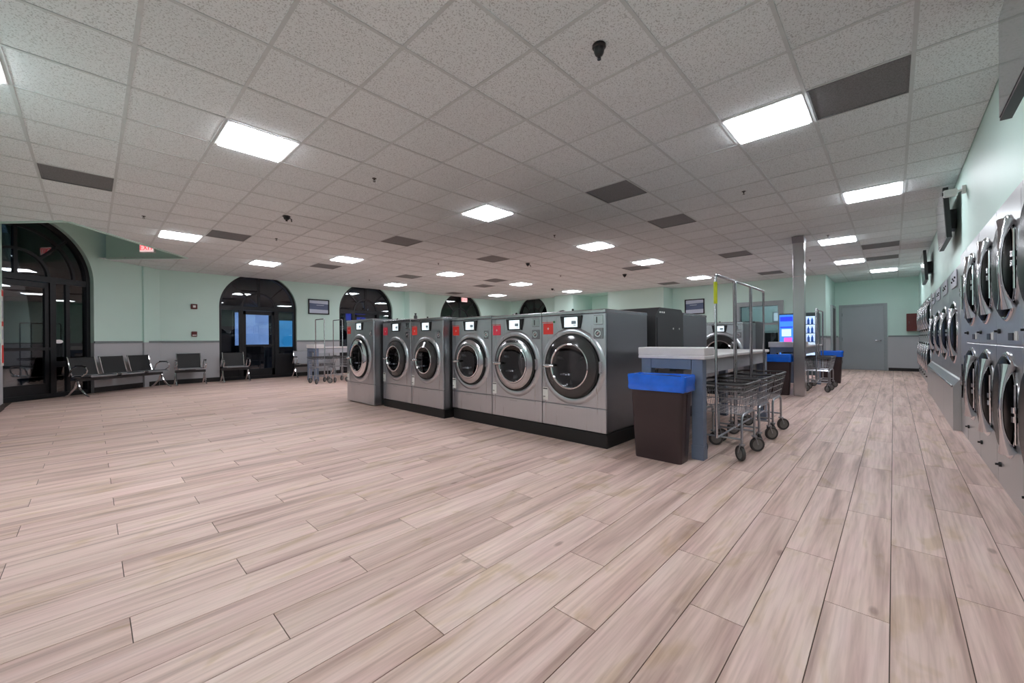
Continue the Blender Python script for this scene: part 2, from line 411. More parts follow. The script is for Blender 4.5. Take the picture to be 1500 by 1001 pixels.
cells = []
tile_full = MB().box(-T / 2 + .004, T / 2 - .004, -T / 2 + .004, T / 2 - .004, .004, .022).mesh('ceiling_tile'); tile_full.materials.append(M['tile'])
for i in range(-5, 29):
    for j in range(-6, 21):
        if (i, j) in skip: continue
        x0, y0 = OX + i * T, OY + j * T; g = .004
        poly = [(x0 + g, y0 + g), (x0 + T - g, y0 + g), (x0 + T - g, y0 + T - g), (x0 + g, y0 + T - g)]
        ps = [q for p in room_pieces(poly) for q in minus(p, WELL)]
        if ps: cells.append((max(view_size(x0 + a * T, y0 + b * T, CEIL) for a in (0, .5, 1) for b in (0, .5, 1)), x0, y0, ps))
cells.sort(key=lambda t: -t[0]); rest = MB()
for k, (sz, x0, y0, ps) in enumerate(cells):
    whole = len(ps) == 1 and abs(area(ps[0]) - (T - .008) ** 2) < 1e-4
    if k < 300:
        if whole: link('ceiling_tile', tile_full, ceiling, (x0 + T / 2, y0 + T / 2, CEIL))
        else:
            mb = MB()
            for p in ps: mb.prism(p, lambda u, v, t: (u, v, CEIL + t), .004, .022)
            mb.obj('ceiling_tile', 'tile', ceiling)
    else:
        for p in ps: rest.prism(p, lambda u, v, t: (u, v, CEIL + t), .004, .022)
o = rest.obj('far_ceiling_tiles', 'tile', ceiling); o['kind'] = 'stuff'
for ax in (0, 1):
    for i in range(-6, 29):
        c = (OX, OY)[ax] + i * T; hw = .012 if ax == 0 else .0118
        poly = [(c - hw, -2), (c + hw, -2), (c + hw, 20), (c - hw, 20)] if ax == 0 else [(-3, c - hw), (25, c - hw), (25, c + hw), (-3, c + hw)]
        ps = [q for p in room_pieces(poly) for q in minus(p, WELL)]
        if not ps: continue
        mb = MB()
        for p in ps: mb.prism(p, lambda u, v, t: (u, v, CEIL + t), -.0015 * ax, .03)
        mb.obj('grid_tee', 'tee', ceiling)

def light_label(i, j): return None
LL = {(-4, 3): 'square ceiling light panel cut off by the frame edge above the left wall', (-1, 3): 'large bright square ceiling light panel nearest above the open floor',
      (4, -3): 'bright ceiling light panel edge to edge with a dark vent above the dryer aisle', (4, 3): 'ceiling light panel above the front of the middle washers',
      (9, 3): 'ceiling light panel behind the dark vents over the washer island', (13, 3): 'ceiling light panel above the gap behind the washer island', (19, 3): 'far ceiling light panel just above the laundry rack tops',
      (-1, 11): 'ceiling light panel beside the exit sign of the entrance', (2, 14): 'ceiling light panel in front of the left arched door', (4, 11): 'ceiling light panel above the framed picture wall area',
      (9, 11): 'ceiling light panel between two small dark vents in the middle distance', (9, 16): 'small far ceiling light panel above the second arched window', (14, 11): 'ceiling light panel above the far arched window with exit sign, nearer one',
      (19, 11): 'tiny far ceiling light panel above the mint pilaster', (17, 16): 'tiny far ceiling light panel nearest the far corner', (14, -3): 'ceiling light panel beside the top of the steel post',
      (19, -3): 'ceiling light panel between the post and the paired dark vents', (23, -4): 'farthest ceiling light panel in front of the grey door', (9, -4): 'wide ceiling light panel over the dryer aisle beyond the first one', (-1, -3): 'ceiling light panel above the near end of the dryer aisle'}
lp = None
for (i, j) in LIGHTS:
    loc = (OX + (i + .5) * T, OY + (j + .5) * T, CEIL)
    if lp is None:
        lp = thing('ceiling_light', LL[(i, j)], 'ceiling light', loc, 0, 'square light panels in the ceiling grid')
        h = T / 2 - .013; f = MB()
        for a, b, c, d in ((-h, h, -h, -h + .022), (-h, h, h - .022, h), (-h, -h + .022, -h + .022, h - .022), (h - .022, h, -h + .022, h - .022)): f.box(a, b, c, d, -.006, .05)
        f.obj('frame', 'trimwhite', lp)
        MB().prism([(-h + .02, .0), (-h + .03, -.018), (h - .03, -.018), (h - .02, .0)], lambda u, v, q: (u, q, v), -h + .02, h - .02).obj('diffuser', 'diffuser', lp)  # lens dropped below the frame to spill light onto ceiling and walls
    else: dup(lp, loc, 0, LL[(i, j)])
VL = {(4, -4): 'large dark grey ceiling vent right beside the bright light panel over the dryer aisle', (5, 0): 'dark grey ceiling vent above the washers, larger of the two diamond shaped ones', (8, 0): 'dark grey ceiling vent just beyond the larger diamond one',
      (4, 7): 'dark ceiling vent in the middle of the ceiling above the smaller washers', (-3, 7): 'wide dark ceiling vent above the entrance window', (0, 10): 'dark ceiling vent adjoining the light panel by the entrance exit sign',
      (8, 7): 'small dark ceiling vent behind the camera mount in mid ceiling', (4, 13): 'dark ceiling vent above the left arched door and picture', (8, 13): 'small dark ceiling vent above the second arched window',
      (14, 0): 'thin dark ceiling vent left of the steel post', (20, 0): 'far thin dark ceiling vent close to the steel post over the back wall', (12, 11): 'tiny dark ceiling vent over the far arched windows, nearer of two',
      (13, 13): 'tiny dark ceiling vent over the far arched windows, farther of two', (16, -4): 'dark ceiling vent over the dryer aisle, nearer of the stacked pair', (19, -4): 'dark ceiling vent over the dryer aisle, farther of the stacked pair',
      (14, 4): 'small dark ceiling vent beside the small far light panel over the black bulkhead', (20, 5): 'tiny dark ceiling vent near the back mint wall', (14, 17): 'tiny ceiling vent in front of the far exit sign'}
vp = None
for (i, j) in VENTS:
    loc = (OX + (i + .5) * T, OY + (j + .5) * T, CEIL)
    if vp is None:
        vp = thing('ceiling_vent', VL[(i, j)], 'vent', loc, 0, 'dark square vents in the ceiling grid'); h = T / 2 - .013; f = MB()
        for a, b, c, d in ((-h, h, -h, -h + .012), (-h, h, h - .012, h), (-h, -h + .012, -h + .012, h - .012), (h - .012, h, -h + .012, h - .012)): f.box(a, b, c, d, -.003, .03)
        f.obj('frame', 'vent', vp)
        MB().box(-h + .01, h - .01, -h + .01, h - .01, .004, .02).obj('perforated_panel', 'vent', vp)
    else: dup(vp, loc, 0, VL[(i, j)])
# ------------------------------------------------------------------ walls
def fA(u, v, t): return (P0.x + DA.x * u + NA.x * t, P0.y + DA.y * u + NA.y * t, v)     # entrance wall plane
def fB(u, v, t): return (u, YB + t, v)
def fE(u, v, t): return (XF1 + t, u, v)
def arch_z(u, c, R, zs):
    d = R * R - (u - c) ** 2
    return zs + math.sqrt(d) if d > 0 else zs
def arch_wall(name, fn, u0, u1, ztop, arches, thick=.28):
    mb = MB(); cuts = sorted(arches, key=lambda a: a[0]); u = u0
    for c, R, zs in cuts:
        if c - R > u: mb.prism([(u, 0), (c - R, 0), (c - R, ztop), (u, ztop)], fn, 0, thick)
        N = 32
        for k in range(N):
            a, b = c - R * math.cos(PI * k / N), c - R * math.cos(PI * (k + 1) / N)
            za, zb = arch_z(a, c, R, zs), arch_z(b, c, R, zs)
            if za >= ztop and zb >= ztop: continue
            mb.prism([(a, min(za, ztop)), (b, min(zb, ztop)), (b, ztop + .001), (a, ztop + .001)], fn, 0, thick)
        u = c + R
    if u < u1: mb.prism([(u, 0), (u1, 0), (u1, ztop), (u, ztop)], fn, 0, thick)
    return struct(mb.obj(name, 'wall'))
WA, WB, WC, WD_, WE = (-1.35, 1.25, 2.47), (3.56, 1.03, 2.16), (7.0, 1.03, 2.2), (11.45, 1.18, 2.05), (12.6, .92, 2.25)
arch_wall('wall_entrance', fA, -2.9, 1.45, 4.3, [WA])
arch_wall('wall_back', fB, 1.2, XF1 + .2, 3.4, [WB, WC, WD_])
arch_wall('wall_far', fE, 10.2, YB, 3.4, [WE])
# far wall continued: recess, then two planes
mb = MB().box(XF1, XF1 + .2, 6.3, 8.4, 0, 3.4).box(XF1 + 1.1, XF1 + 1.3, 8.3, 11, 0, 3.4).box(XF1, XF1 + 1.3, 8.4, 8.5, 0, 3.4).box(XF1 + .3, XF1 + 1.1, 9.95, 10.05, 0, 3.4).box(XF1, XF1 + 1.1, 8.5, 9.95, CEIL, CEIL + .05)
mb.box(XF1, XF2, 6.18, 6.3, 0, 3.4)
struct(mb.obj('wall_recess', 'wall'))
struct(MB().box(XF1 - .4, XF1 + .3, 9.95, 10.95, 0, CEIL - .002).obj('wall_pilaster', 'wall'))
struct(MB().box(8.55, 9.3, YB - .35, YB + .02, 0, CEIL - .002).obj('wall_column', 'wall'))
DO = (2.72, 3.86, 2.2)    # doorway in the far wall
struct(MB().box(XF2, XF2 + .2, YS, DO[0], 0, 3.4).box(XF2, XF2 + .2, DO[1], 6.3, 0, 3.4).box(XF2, XF2 + .2, DO[0], DO[1], DO[2], 3.4).obj('wall_front', 'wall'))
struct(MB().box(XF2 + .2, XD + .2, YS, YS + .12, 0, 3.4).obj('wall_stub', 'wall'))
struct(MB().box(XD, XD + .2, YR - .2, YS, 0, 3.4).obj('wall_door', 'wall'))
struct(MB().box(XF2 + 2.2, XF2 + 2.4, 1.7, 6, 0, 3.2).box(XF2 + .2, XF2 + 2.4, 1.62, 1.7, 0, 3.2).box(XF2 + .2, XF2 + 2.4, 6, 6.1, 0, 3.2).box(XF2 + .2, XF2 + 2.4, 1.7, 6, 2.9, 3.0).obj('wall_office', 'wall'))
struct(MB().box(XL - .3, XL, YR - .2, 11.04, 0, 3.4).box(-3.2, XL - .3, 10.8, 11.04, 0, 4.4).box(-3.4, -3.2, 9.5, 12, 0, 4.4).obj('wall_left', 'wall'))
struct(MB().box(XL, 7.06, YR - .22, YR - .005, 2.085, 3.4).box(7.06, 12.1, YR - .22, YR - .005, 1.99, 3.4).box(12.1, XD, YR - .22, YR - .005, 2.035, 3.4).box(XL, 3.06, YR - .22, YR - .005, 0, 2.085).box(17.42, XD, YR - .22, YR - .005, 0, 2.035).obj('wall_right', 'wall'))
# ceiling well: four upright faces and its lid
mb = MB()
for k in (0, 1, 2):
    p, q = Vector(WELL[k]), Vector(WELL[k + 1]); t = (q - p).normalized(); nn = Vector((t.y, -t.x)) * .06
    mb.prism([(p.x, p.y), (q.x, q.y), (q.x + nn.x, q.y + nn.y), (p.x + nn.x, p.y + nn.y)], lambda u, v, t: (u, v, t), CEIL - .012, 4.35)
mb.box(-3.4, 2.4, 9.2, 14.4, 4.35, 4.45)
struct(mb.obj('ceiling_well', 'wall'))
# trims: chair rails and baseboards
def trim(name, segs, m):
    struct(segs.obj(name, m))
RZ0, RZ1 = 1.115, 1.165
def seg_b(mb, u0, u1, z0, z1, t): return mb.prism([(u0, z0), (u1, z0), (u1, z1), (u0, z1)], fB, -t, .01)
mb = MB()
for a, b in ((1.2, 2.53), (4.59, 5.97), (8.03, 8.55), (9.3, 10.27), (12.63, XF1)): seg_b(mb, a, b, RZ0, RZ1, .022)
trim('trim_1', mb, 'rail')
mb = MB().prism([(-.1, RZ0), (1.4, RZ0), (1.4, RZ1), (-.1, RZ1)], fA, -.022, .01); trim('trim_2', mb, 'rail')
mb = MB().box(XF1 - .022, XF1, 6.2, 8.5, RZ0, RZ1).box(XF2 - .022, XF2, YS, DO[0] - .16, RZ0, RZ1).box(XF2 - .022, XF2, DO[1] + .16, 6.2, RZ0, RZ1).box(XF2, 16.8, YS - .02, YS, RZ0, RZ1)
mb.box(XD - .022, XD, YR, .13, RZ0, RZ1).box(XD - .022, XD, 1.42, YS, RZ0, RZ1); trim('trim_3', mb, 'rail')
mb = MB()
for a, b in ((1.2, 2.53), (4.59, 5.97), (8.03, 8.55), (9.3, 10.27), (12.63, XF1)): seg_b(mb, a, b, 0, .12, .014)
trim('baseboard_back', mb, 'base')
trim('baseboard_entrance', MB().prism([(-.1, 0), (1.4, 0), (1.4, .12), (-.1, .12)], fA, -.014, .01), 'base')
trim('baseboard_left', MB().box(XL, XL + .014, YR, 11.04, 0, .1), 'base')
mb = MB().box(XF1 - .014, XF1, 6.2, 8.5, 0, .12).box(XF2 - .014, XF2, YS, DO[0] - .14, 0, .12).box(XD - .014, XD, YR, .13, 0, .1).box(XD - .014, XD, 1.42, YS, 0, .1); trim('baseboard_far', mb, 'base')
# corner bead pilaster strip at the entrance corner
struct(MB().prism([(.98, 0), (1.1, 0), (1.1, CEIL), (.98, CEIL)], fA, -.05, .01).obj('trim_4', 'wall'))

# ------------------------------------------------------------------ arched windows and entrance doors
def bar(fn, u0, u1, z0, z1, t0, t1): return MB().prism([(u0, z0), (u1, z0), (u1, z1), (u0, z1)], fn, t0, t1)
def arch_strip(fn, c, zs, r0_, r1_, a0, a1, t0, t1, n=24):
    mb = MB()
    for k in range(n):
        x, y = a0 + (a1 - a0) * k / n, a0 + (a1 - a0) * (k + 1) / n
        mb.prism([(c + r0_ * math.cos(x), zs + r0_ * math.sin(x)), (c + r1_ * math.cos(x), zs + r1_ * math.sin(x)), (c + r1_ * math.cos(y), zs + r1_ * math.sin(y)), (c + r0_ * math.cos(y), zs + r0_ * math.sin(y))], fn, t0, t1)
    return mb
def arch_window(n, fn, W, door=True, ztop=None, ring2=False):
    c, R, zs = W; t0, t1 = .12, .18
    root = struct(link('window_%d' % n, None, None, fn(c, 0, .15)))
    def put(mb, name, m):
        o = mb.obj(name, m); o.parent = root; o.matrix_parent_inverse = Matrix.Translation(-Vector(root.location)); return o
    fr = arch_strip(fn, c, zs, R - .07, R + .002, 0, PI, t0 - .03, t1 + .02)
    fr.prism([(c - R, 0), (c - R + .07, 0), (c - R + .07, zs), (c - R, zs)], fn, t0 - .03, t1 + .02)
    fr.prism([(c + R - .07, 0), (c + R, 0), (c + R, zs), (c + R - .07, zs)], fn, t0 - .03, t1 + .02)
    fr.prism([(c - R, 0), (c + R, 0), (c + R, .09), (c - R, .09)], fn, t0 - .03, t1 + .02)
    put(fr, 'frame', 'frame_dark')
    put(bar(fn, c - R + .06, c + R - .06, zs - .09, zs + .03, t0 - .02, t1 + .01), 'transom', 'frame_dark')
    put(bar(fn, c - .03, c + .03, zs + .03, zs + R - .05, t0, t1), 'mullion', 'frame_dark')
    put(arch_strip(fn, c, zs, R * .40, R * .40 + .05, 0, PI, t0, t1), 'inner_arch', 'frame_dark')
    if ring2: put(arch_strip(fn, c, zs, R * .76, R * .76 + .05, 0, PI, t0, t1), 'middle_arch', 'frame_dark')
    for a in (PI / 4, 3 * PI / 4):
        ca, sa = math.cos(a), math.sin(a); q = .02; r1, r2 = R * .43, R - .05
        put(MB().prism([(c + r1 * ca - q * sa, zs + r1 * sa + q * ca), (c + r1 * ca + q * sa, zs + r1 * sa - q * ca), (c + r2 * ca + q * sa, zs + r2 * sa - q * ca), (c + r2 * ca - q * sa, zs + r2 * sa + q * ca)], fn, t0, t1), 'radial_bar', 'frame_dark')
    # glazing of the fan: one pane per sector
    for a0, a1 in ((0, PI / 4), (PI / 4, PI / 2), (PI / 2, 3 * PI / 4), (3 * PI / 4, PI)):
        put(arch_strip(fn, c, zs, .02, R - .06, a0, a1, .146, .154, 8), 'pane', 'glass')
    zh = zs - .09
    dx = R * .46
    for s in (-1, 1):
        put(bar(fn, c + s * dx - .05, c + s * dx + .05, .09, zh, t0 - .02, t1 + .01), 'jamb', 'frame_dark')
        if ring2: put(bar(fn, c + s * R * .68 - .035, c + s * R * .68 + .035, .09, zh, t0, t1), 'mullion', 'frame_dark')
        a, b = sorted((c + s * (dx + .05), c + s * (R - .07)))
        put(bar(fn, a, b, .62, .74, t0, t1), 'rail', 'frame_dark')
        put(bar(fn, a, b, .74, zh, .146, .154), 'pane', 'glass')
        put(bar(fn, a, b, .09, .62, .13, .17) if not ring2 else bar(fn, a, b, .09, .62, .146, .154), 'kick_panel' if not ring2 else 'pane', 'frame_dark' if not ring2 else 'glass')
    # door leaf between the jambs
    a, b = c - dx + .055, c + dx - .055
    lf = bar(fn, a, a + .07, .02, zh - .01, t0, t1); lf.prism([(b - .07, .02), (b, .02), (b, zh - .01), (b - .07, zh - .01)], fn, t0, t1)
    lf.prism([(a, zh - .12), (b, zh - .12), (b, zh - .01), (a, zh - .01)], fn, t0, t1); lf.prism([(a, .02), (b, .02), (b, .30), (a, .30)], fn, t0, t1)
    put(lf, 'door_leaf', 'frame_dark')
    put(bar(fn, a + .07, b - .07, .30, zh - .12, .146, .154), 'pane', 'glass')
    put(bar(fn, a + .03, b - .03, .98, 1.04, t0 - .07, t0 - .02), 'push_bar', 'frame_dark')
    return root, put
win1, put1 = arch_window(1, fA, WA, ring2=True)
mb = MB(); N = 24
mb.prism([(-.655 + .075 * math.cos(2 * PI * k / N), 1.16 + .04 * math.sin(2 * PI * k / N)) for k in range(N)], fA, .135, .145); put1(mb, 'oval_sticker', 'white')
win2, put2 = arch_window(2, fB, WB)
win3, put3 = arch_window(3, fB, WC)
win4, put4 = arch_window(4, fB, WD_)
win5, put5 = arch_window(5, fE, WE)
# doors
d1 = struct(link('door_1', None, None, (XD, .77, 0)))
MB().rbox(-.03, .04, -.54, .54, .01, 2.16, .004).obj('door_leaf', 'door_grey', d1)
MB().box(-.05, .05, -.62, -.54, 0, 2.24).box(-.05, .05, .54, .62, 0, 2.24).box(-.05, .05, -.54, .54, 2.16, 2.24).obj('door_frame', 'doorframe', d1)
MB().tube([(-.03, -.45, 1.0), (-.08, -.45, 1.0), (-.085, -.43, 1.0), (-.085, -.32, 1.0)], .012).lathe([(.03, 0), (.03, .012), (0, .012)], (-.03, -.45, 1.0), 'x', 16).obj('lever_handle', 'chrome_soft', d1)
for z in (.25, 1.05, 1.9): MB().box(-.036, -.028, .53, .55, z - .05, z + .05).obj('hinge', 'charcoal', d1)
d2 = struct(link('door_2', None, None, (17.25, YS, 0)))
MB().box(-.44, .44, -.045, 0, .01, 2.1).obj('door_leaf', 'charcoal', d2)
MB().box(-.52, -.44, -.06, .01, 0, 2.18).box(.44, .52, -.06, .01, 0, 2.18).box(-.44, .44, -.06, .01, 2.1, 2.18).obj('door_frame', 'doorframe', d2)
d3 = struct(link('door_3', None, None, (XF2, 0, 0)))
MB().box(-.05, .22, DO[0] - .14, DO[0] + .01, 0, DO[2] + .14).box(-.05, .22, DO[1] - .01, DO[1] + .14, 0, DO[2] + .14).box(-.05, .22, DO[0], DO[1], DO[2] - .01, DO[2] + .14).obj('door_frame', 'doorframe', d3)
MB().box(-.0, .012, DO[0], DO[1], 1.55, 1.62).obj('mid_rail', 'doorframe', d3)
MB().box(.1, .106, DO[0], DO[1], 0, DO[2]).obj('pane', 'glass', d3)

# ------------------------------------------------------------------ washing machines
def make_washer(label, loc, w, z0, z1, R, ring, zc=.83, sign='red', rz=0, depth=.95, seam=.40, reader='square', pedestal=False, logo=False, dot=False, cyoff=0):
    t = thing('washing_machine', label, 'washer', loc, rz)
    h = w / 2 - .004
    MB().rbox(.004, depth, -h, h, z0, z1 - .02, .012).obj('cabinet', 'steel_dark', t)
    MB().rbox(-.006, .03, -h, h, seam + .003, z1 - .045, .006).obj('front_panel', 'steel', t)
    MB().rbox(-.006, .03, -h, h, z0 + .004, seam - .003, .005).obj('lower_panel', 'steel', t)
    MB().rbox(-.012, depth, -h - .002, h + .002, z1 - .042, z1, .008).obj('top_cover', 'chrome_soft', t)
    door = MB().ring([(R + .015, -.002), (R + .02, .014), (R + .045, .022), (R + .07, .012), (R + .085, -.002)], (-.006, 0, zc), n=56).obj('door_surround', 'steel', t)
    dr = MB().ring([(R + .014, 0), (R + .014, .03), (R - .006, .034), (R - .006, 0)], (-.006, 0, zc), n=56).obj('door', 'gasket', t)
    ri = R * .69
    if ring == 'dark': MB().ring([(R - .006, .004), (R - .006, .036), (R - .03, .045), (ri + .012, .062), (ri + .012, .03)], (-.006, 0, zc), n=56).obj('door_ring', 'darkring', dr)
    else: MB().ring([(R - .006, .004), (R - .008, .04), (R - .03, .055), (ri + .02, .062), (ri + .01, .05), (ri + .01, .02)], (-.006, 0, zc), n=56).obj('door_ring', 'chrome_soft' if ring == 'steel' else 'chrome', dr)
    MB().ring([(ri - .004, .04), (ri - .004, .062), (ri + .004, .07), (ri + .014, .066), (ri + .014, .04)], (-.006, 0, zc), n=56).obj('chrome_rim', 'chrome', dr)
    MB().lathe([(ri, .02), (ri * .8, .008), (ri * .4, .004), (0, .003)], (-.006, 0, zc), n=40).obj('drum', 'drum', dr)
    for k in range(3):
        a = 2 * PI * k / 3 + .5; MB().tube([(-.012, .3 * ri * math.cos(a), zc + .3 * ri * math.sin(a)), (-.022, .85 * ri * math.cos(a), zc + .85 * ri * math.sin(a))], [.014, .022], 8).obj('drum_lifter', 'steel_dark', dr)
    MB().lathe([(ri + .004, .03), (ri + .002, .05), (ri * .8, .044), (ri * .5, .04), (.02, .038), (0, .038)], (-.006, 0, zc), n=48).obj('door_glass', 'portglass', dr)
    MB().tube([(-.05, R + .03, zc - .005), (-.085, R + .0, zc - .005), (-.095, R - .07, zc - .002), (-.09, R - .15, zc)], [.012, .016, .02, .012], 10).obj('door_handle', 'chrome', dr)
    MB().box(-.03, -.004, -R - .05, -R - .0, zc - .06, zc + .06).obj('door_hinge', 'chrome_soft', dr)
    # marks on the glass
    mk = MB(); 
    for k in range(4): mk.box(-.046, -.042, .13 - k * .035 - .022, .13 - k * .035, zc - .10, zc - .088 + .008 * (k % 2))
    mk.obj('glass_mark', 'print_pale', dr)
    # display
    zt = z1 - .055
    cp = MB().prism([(-.143, zt), (.143, zt), (.117, zt - .137), (-.117, zt - .137)], lambda u, v, q: (q, u, v), -.02, -.002).obj('control_panel', 'blackplastic', t)
    MB().box(-.0225, -.016, -.085, .085, zt - .122, zt - .015).obj('display', 'screen', cp)
    ink = MB().box(-.0235, -.022, -.07, -.01, zt - .09, zt - .055).box(-.0235, -.022, -.07, -.03, zt - .108, zt - .10).box(-.0235, -.022, .06, .064, zt - .12, zt - .02)
    ink.obj('display_mark', 'screen_ink', cp)
    # card reader / coin drop
    yr = -w / 2 + .085
    if reader == 'square':
        MB().rbox(-.014, 0, yr - .056, yr + .056, zt - .105, zt - .008, .004).obj('card_slot', 'chrome_soft', t)
        MB().box(-.017, -.012, yr + .012, yr + .02, zt - .085, zt - .025).obj('slot', 'blackplastic', t)
        rd = MB().rbox(-.018, 0, yr - .056, yr + .056, zt - .25, zt - .14, .004).obj('coin_drop', 'steel_dark', t)
    else:
        rd = MB().rbox(-.018, 0, yr - .03, yr + .05, zt - .25, zt - .14, .004).obj('coin_drop', 'steel_dark', t)
    MB().ring([(.026, .016), (.026, .024), (.036, .024), (.036, .016)], (0, yr, zt - .195), n=20).obj('dial', 'chrome', rd)
    MB().tube([(-.02, yr - .015, zt - .18), (-.026, yr + .012, zt - .205)], .006, 6).obj('dial_grip', 'chrome', rd)
    # red sign, white notice
    sg = MB().box(-.009, -.004, w / 2 - .17, w / 2 - .03, zt - .195, zt - .07).obj('price_sign', sign, t)
    MB().box(-.0105, -.0085, w / 2 - .112, w / 2 - .088, zt - .135, zt - .128).box(-.0105, -.0085, w / 2 - .104, w / 2 - .096, zt - .145, zt - .118).obj('sign_mark', 'offwhite', sg)
    MB().box(-.009, -.004, w / 2 - .17, w / 2 - .015, zt - .062, zt - .055).obj('orange_strip', 'red', sg)
    if dot: MB().lathe([(.012, .0), (.012, .006), (0, .006)], (-.006, w / 2 - .185, zt - .058), n=12).obj('green_dot', 'green', sg)
    nt_ = MB().box(-.009, -.004, w / 2 - .088, w / 2 - .014, seam + .03, seam + .175).obj('notice_card', 'offwhite', t)
    MB().box(-.0105, -.0085, w / 2 - .082, w / 2 - .02, seam + .152, seam + .164).box(-.0105, -.0085, w / 2 - .05, w / 2 - .02, seam + .064, seam + .072).obj('notice_print', 'charcoal', nt_)
    MB().box(-.009, -.005, -.02, .1, seam - .03, seam - .026).obj('latch_slot', 'steel_dark', t)
    MB().lathe([(.012, 0), (.012, .02), (.006, .026), (0, .026)], (.02, 0, z1 - .002), 'z', 12, 1).obj('top_bolt', 'blackplastic', t)
    if logo:
        lettering('HUEBSCH', .045, 'charcoal', dr, Matrix(((0, 0, -1, -.066), (-1, 0, 0, 0), (0, 1, 0, zc + R * .84), (0, 0, 0, 1))))
    return t
WG = 'front loading washers'
w1 = make_washer('large steel washer at the right end of the front row, beside the trash can', (3.6, 2.53, 0), .84, .15, 1.43, .335, 'dark', sign='red', dot=True)
w2 = make_washer('steel washer second from the trash can, wide metal door ring with lettering', (3.6, 3.37, 0), .84, .15, 1.43, .32, 'steel', sign='pink', logo=True)
w3 = make_washer('steel washer third from the trash can, metal ringed door, beside the gap in the row', (3.6, 4.21, 0), .83, .15, 1.44, .305, 'steel', sign='red', reader='small')
w4 = make_washer('smaller steel washer just left of the gap in the front row', (3.46, 5.06, 0), .82, .13, 1.455, .275, 'dark', sign='red', reader='small')
w5 = make_washer('smaller steel washer with pale notice, second left of the gap in the front row', (3.46, 5.92, 0), .88, .13, 1.465, .285, 'dark', sign='pink')
w6 = make_washer('freestanding steel washer without black plinth at the far left end, chrome door', (3.32, 6.93, 0), 1.04, .012, 1.505, .34, 'chrome', sign='red', reader='small', zc=.82, depth=.8, seam=.37)
def plinth(label, x, y0, y1, h):
    t = tag(MB().rbox(x + .004, x + .95, y0, y1, 0, h, .008).obj('machine_plinth', 'plinth'), label, 'plinth')
plinth('black steel plinth under the three large washers', 3.6, 2.11, 4.615, .148)
plinth('black steel plinth under the two smaller washers left of the gap', 3.46, 4.65, 6.36, .128)
t = thing('service_bulkhead', 'black service bulkhead box rising behind the front washers', 'cabinet', (5.16, 2.1, 0))
MB().prism([(-.42, 0), (.46, 0), (.46, 1.46), (.40, 1.51), (-.30, 1.51), (-.42, 1.40)], lambda u, v, q: (u, q, v), 0, 4.1).obj('cabinet', 'charcoal', t)
MB().box(-.38, .44, -.008, .004, .02, 1.38).obj('end_panel', 'charcoal', t)
for x in (.1, .3): MB().lathe([(.012, 0), (.012, .006), (0, .006)], (x, -.008, 1.25), 'y', 10, -1).obj('screw', 'offwhite', t)
MB().box(-.425, -.415, .12, .14, 1.0, 1.2).obj('label_strip', 'offwhite', t)
for k in range(3): MB().box(-.32 + k * .06, -.29 + k * .06, -.012, -.006, 1.44, 1.46).obj('name_plate', 'offwhite', t)
for k in range(3):
    make_washer(['steel washer backing onto the black bulkhead, at its near end', 'steel washer backing onto the bulkhead, second from its near end', 'steel washer backing onto the bulkhead, third from its near end'][k],
                (6.62, 2.53 + .86 * k, 0), .84, .15, 1.48, .32, 'dark', sign='red', rz=PI)
plinth('black steel plinth under the washers behind the bulkhead', 5.66, 2.11, 4.68, .148)
make_washer('steel washer in the rear island seen over the white folding table', (8.6, 2.5, 0), .84, .15, 1.43, .335, 'dark', sign='red')
make_washer('steel washer in the rear island next to the one over the folding table', (8.6, 3.35, 0), .84, .15, 1.43, .335, 'dark', sign='pink')
plinth('black steel plinth under the rear island washers', 8.6, 2.09, 3.76, .148)
tag(MB().rbox(9.57, 10.4, 2.1, 3.76, 0, 1.47, .01).obj('service_bulkhead', 'charcoal'), 'charcoal service box behind the rear island washers', 'cabinet')
# small items on the washer tops
def cap(label, x, y, z, s=1.):
    t = thing('vent_cap', label, 'cap', (x, y, z))
    MB().lathe([(.05 * s, 0), (.05 * s, .012), (.035 * s, .02), (.02 * s, .03), (0, .03)], (0, 0, 0), 'z', 16, 1).obj('lid', 'blackplastic', t)
    MB().tube([(-.03 * s, .02 * s, .018), (.01 * s, .0, .03), (.04 * s, -.01 * s, .02)], .006, 6).obj('lever', 'blackplastic', t)
cap('small black cap on top of the large right end washer', 3.85, 2.84, 1.432, 1.2)
cap('small black cap on top of the second washer from the trash can', 3.8, 3.55, 1.432)
cap('small black cap on the washer left of the gap', 3.7, 4.85, 1.457)
t = thing('spray_bottle', 'dark little bottle standing on top of the smaller left washers', 'bottle', (3.62, 5.60, 1.467)); t.scale = (.8, .8, .6)
MB().lathe([(.035, 0), (.035, .08), (.015, .11), (.015, .13), (0, .13)], (0, 0, 0), 'z', 14, 1).obj('bottle', 'charcoal', t); MB().lathe([(.02, .13), (.02, .16), (0, .16)], (0, 0, 0), 'z', 12, 1).obj('cap', 'blackplastic', t)

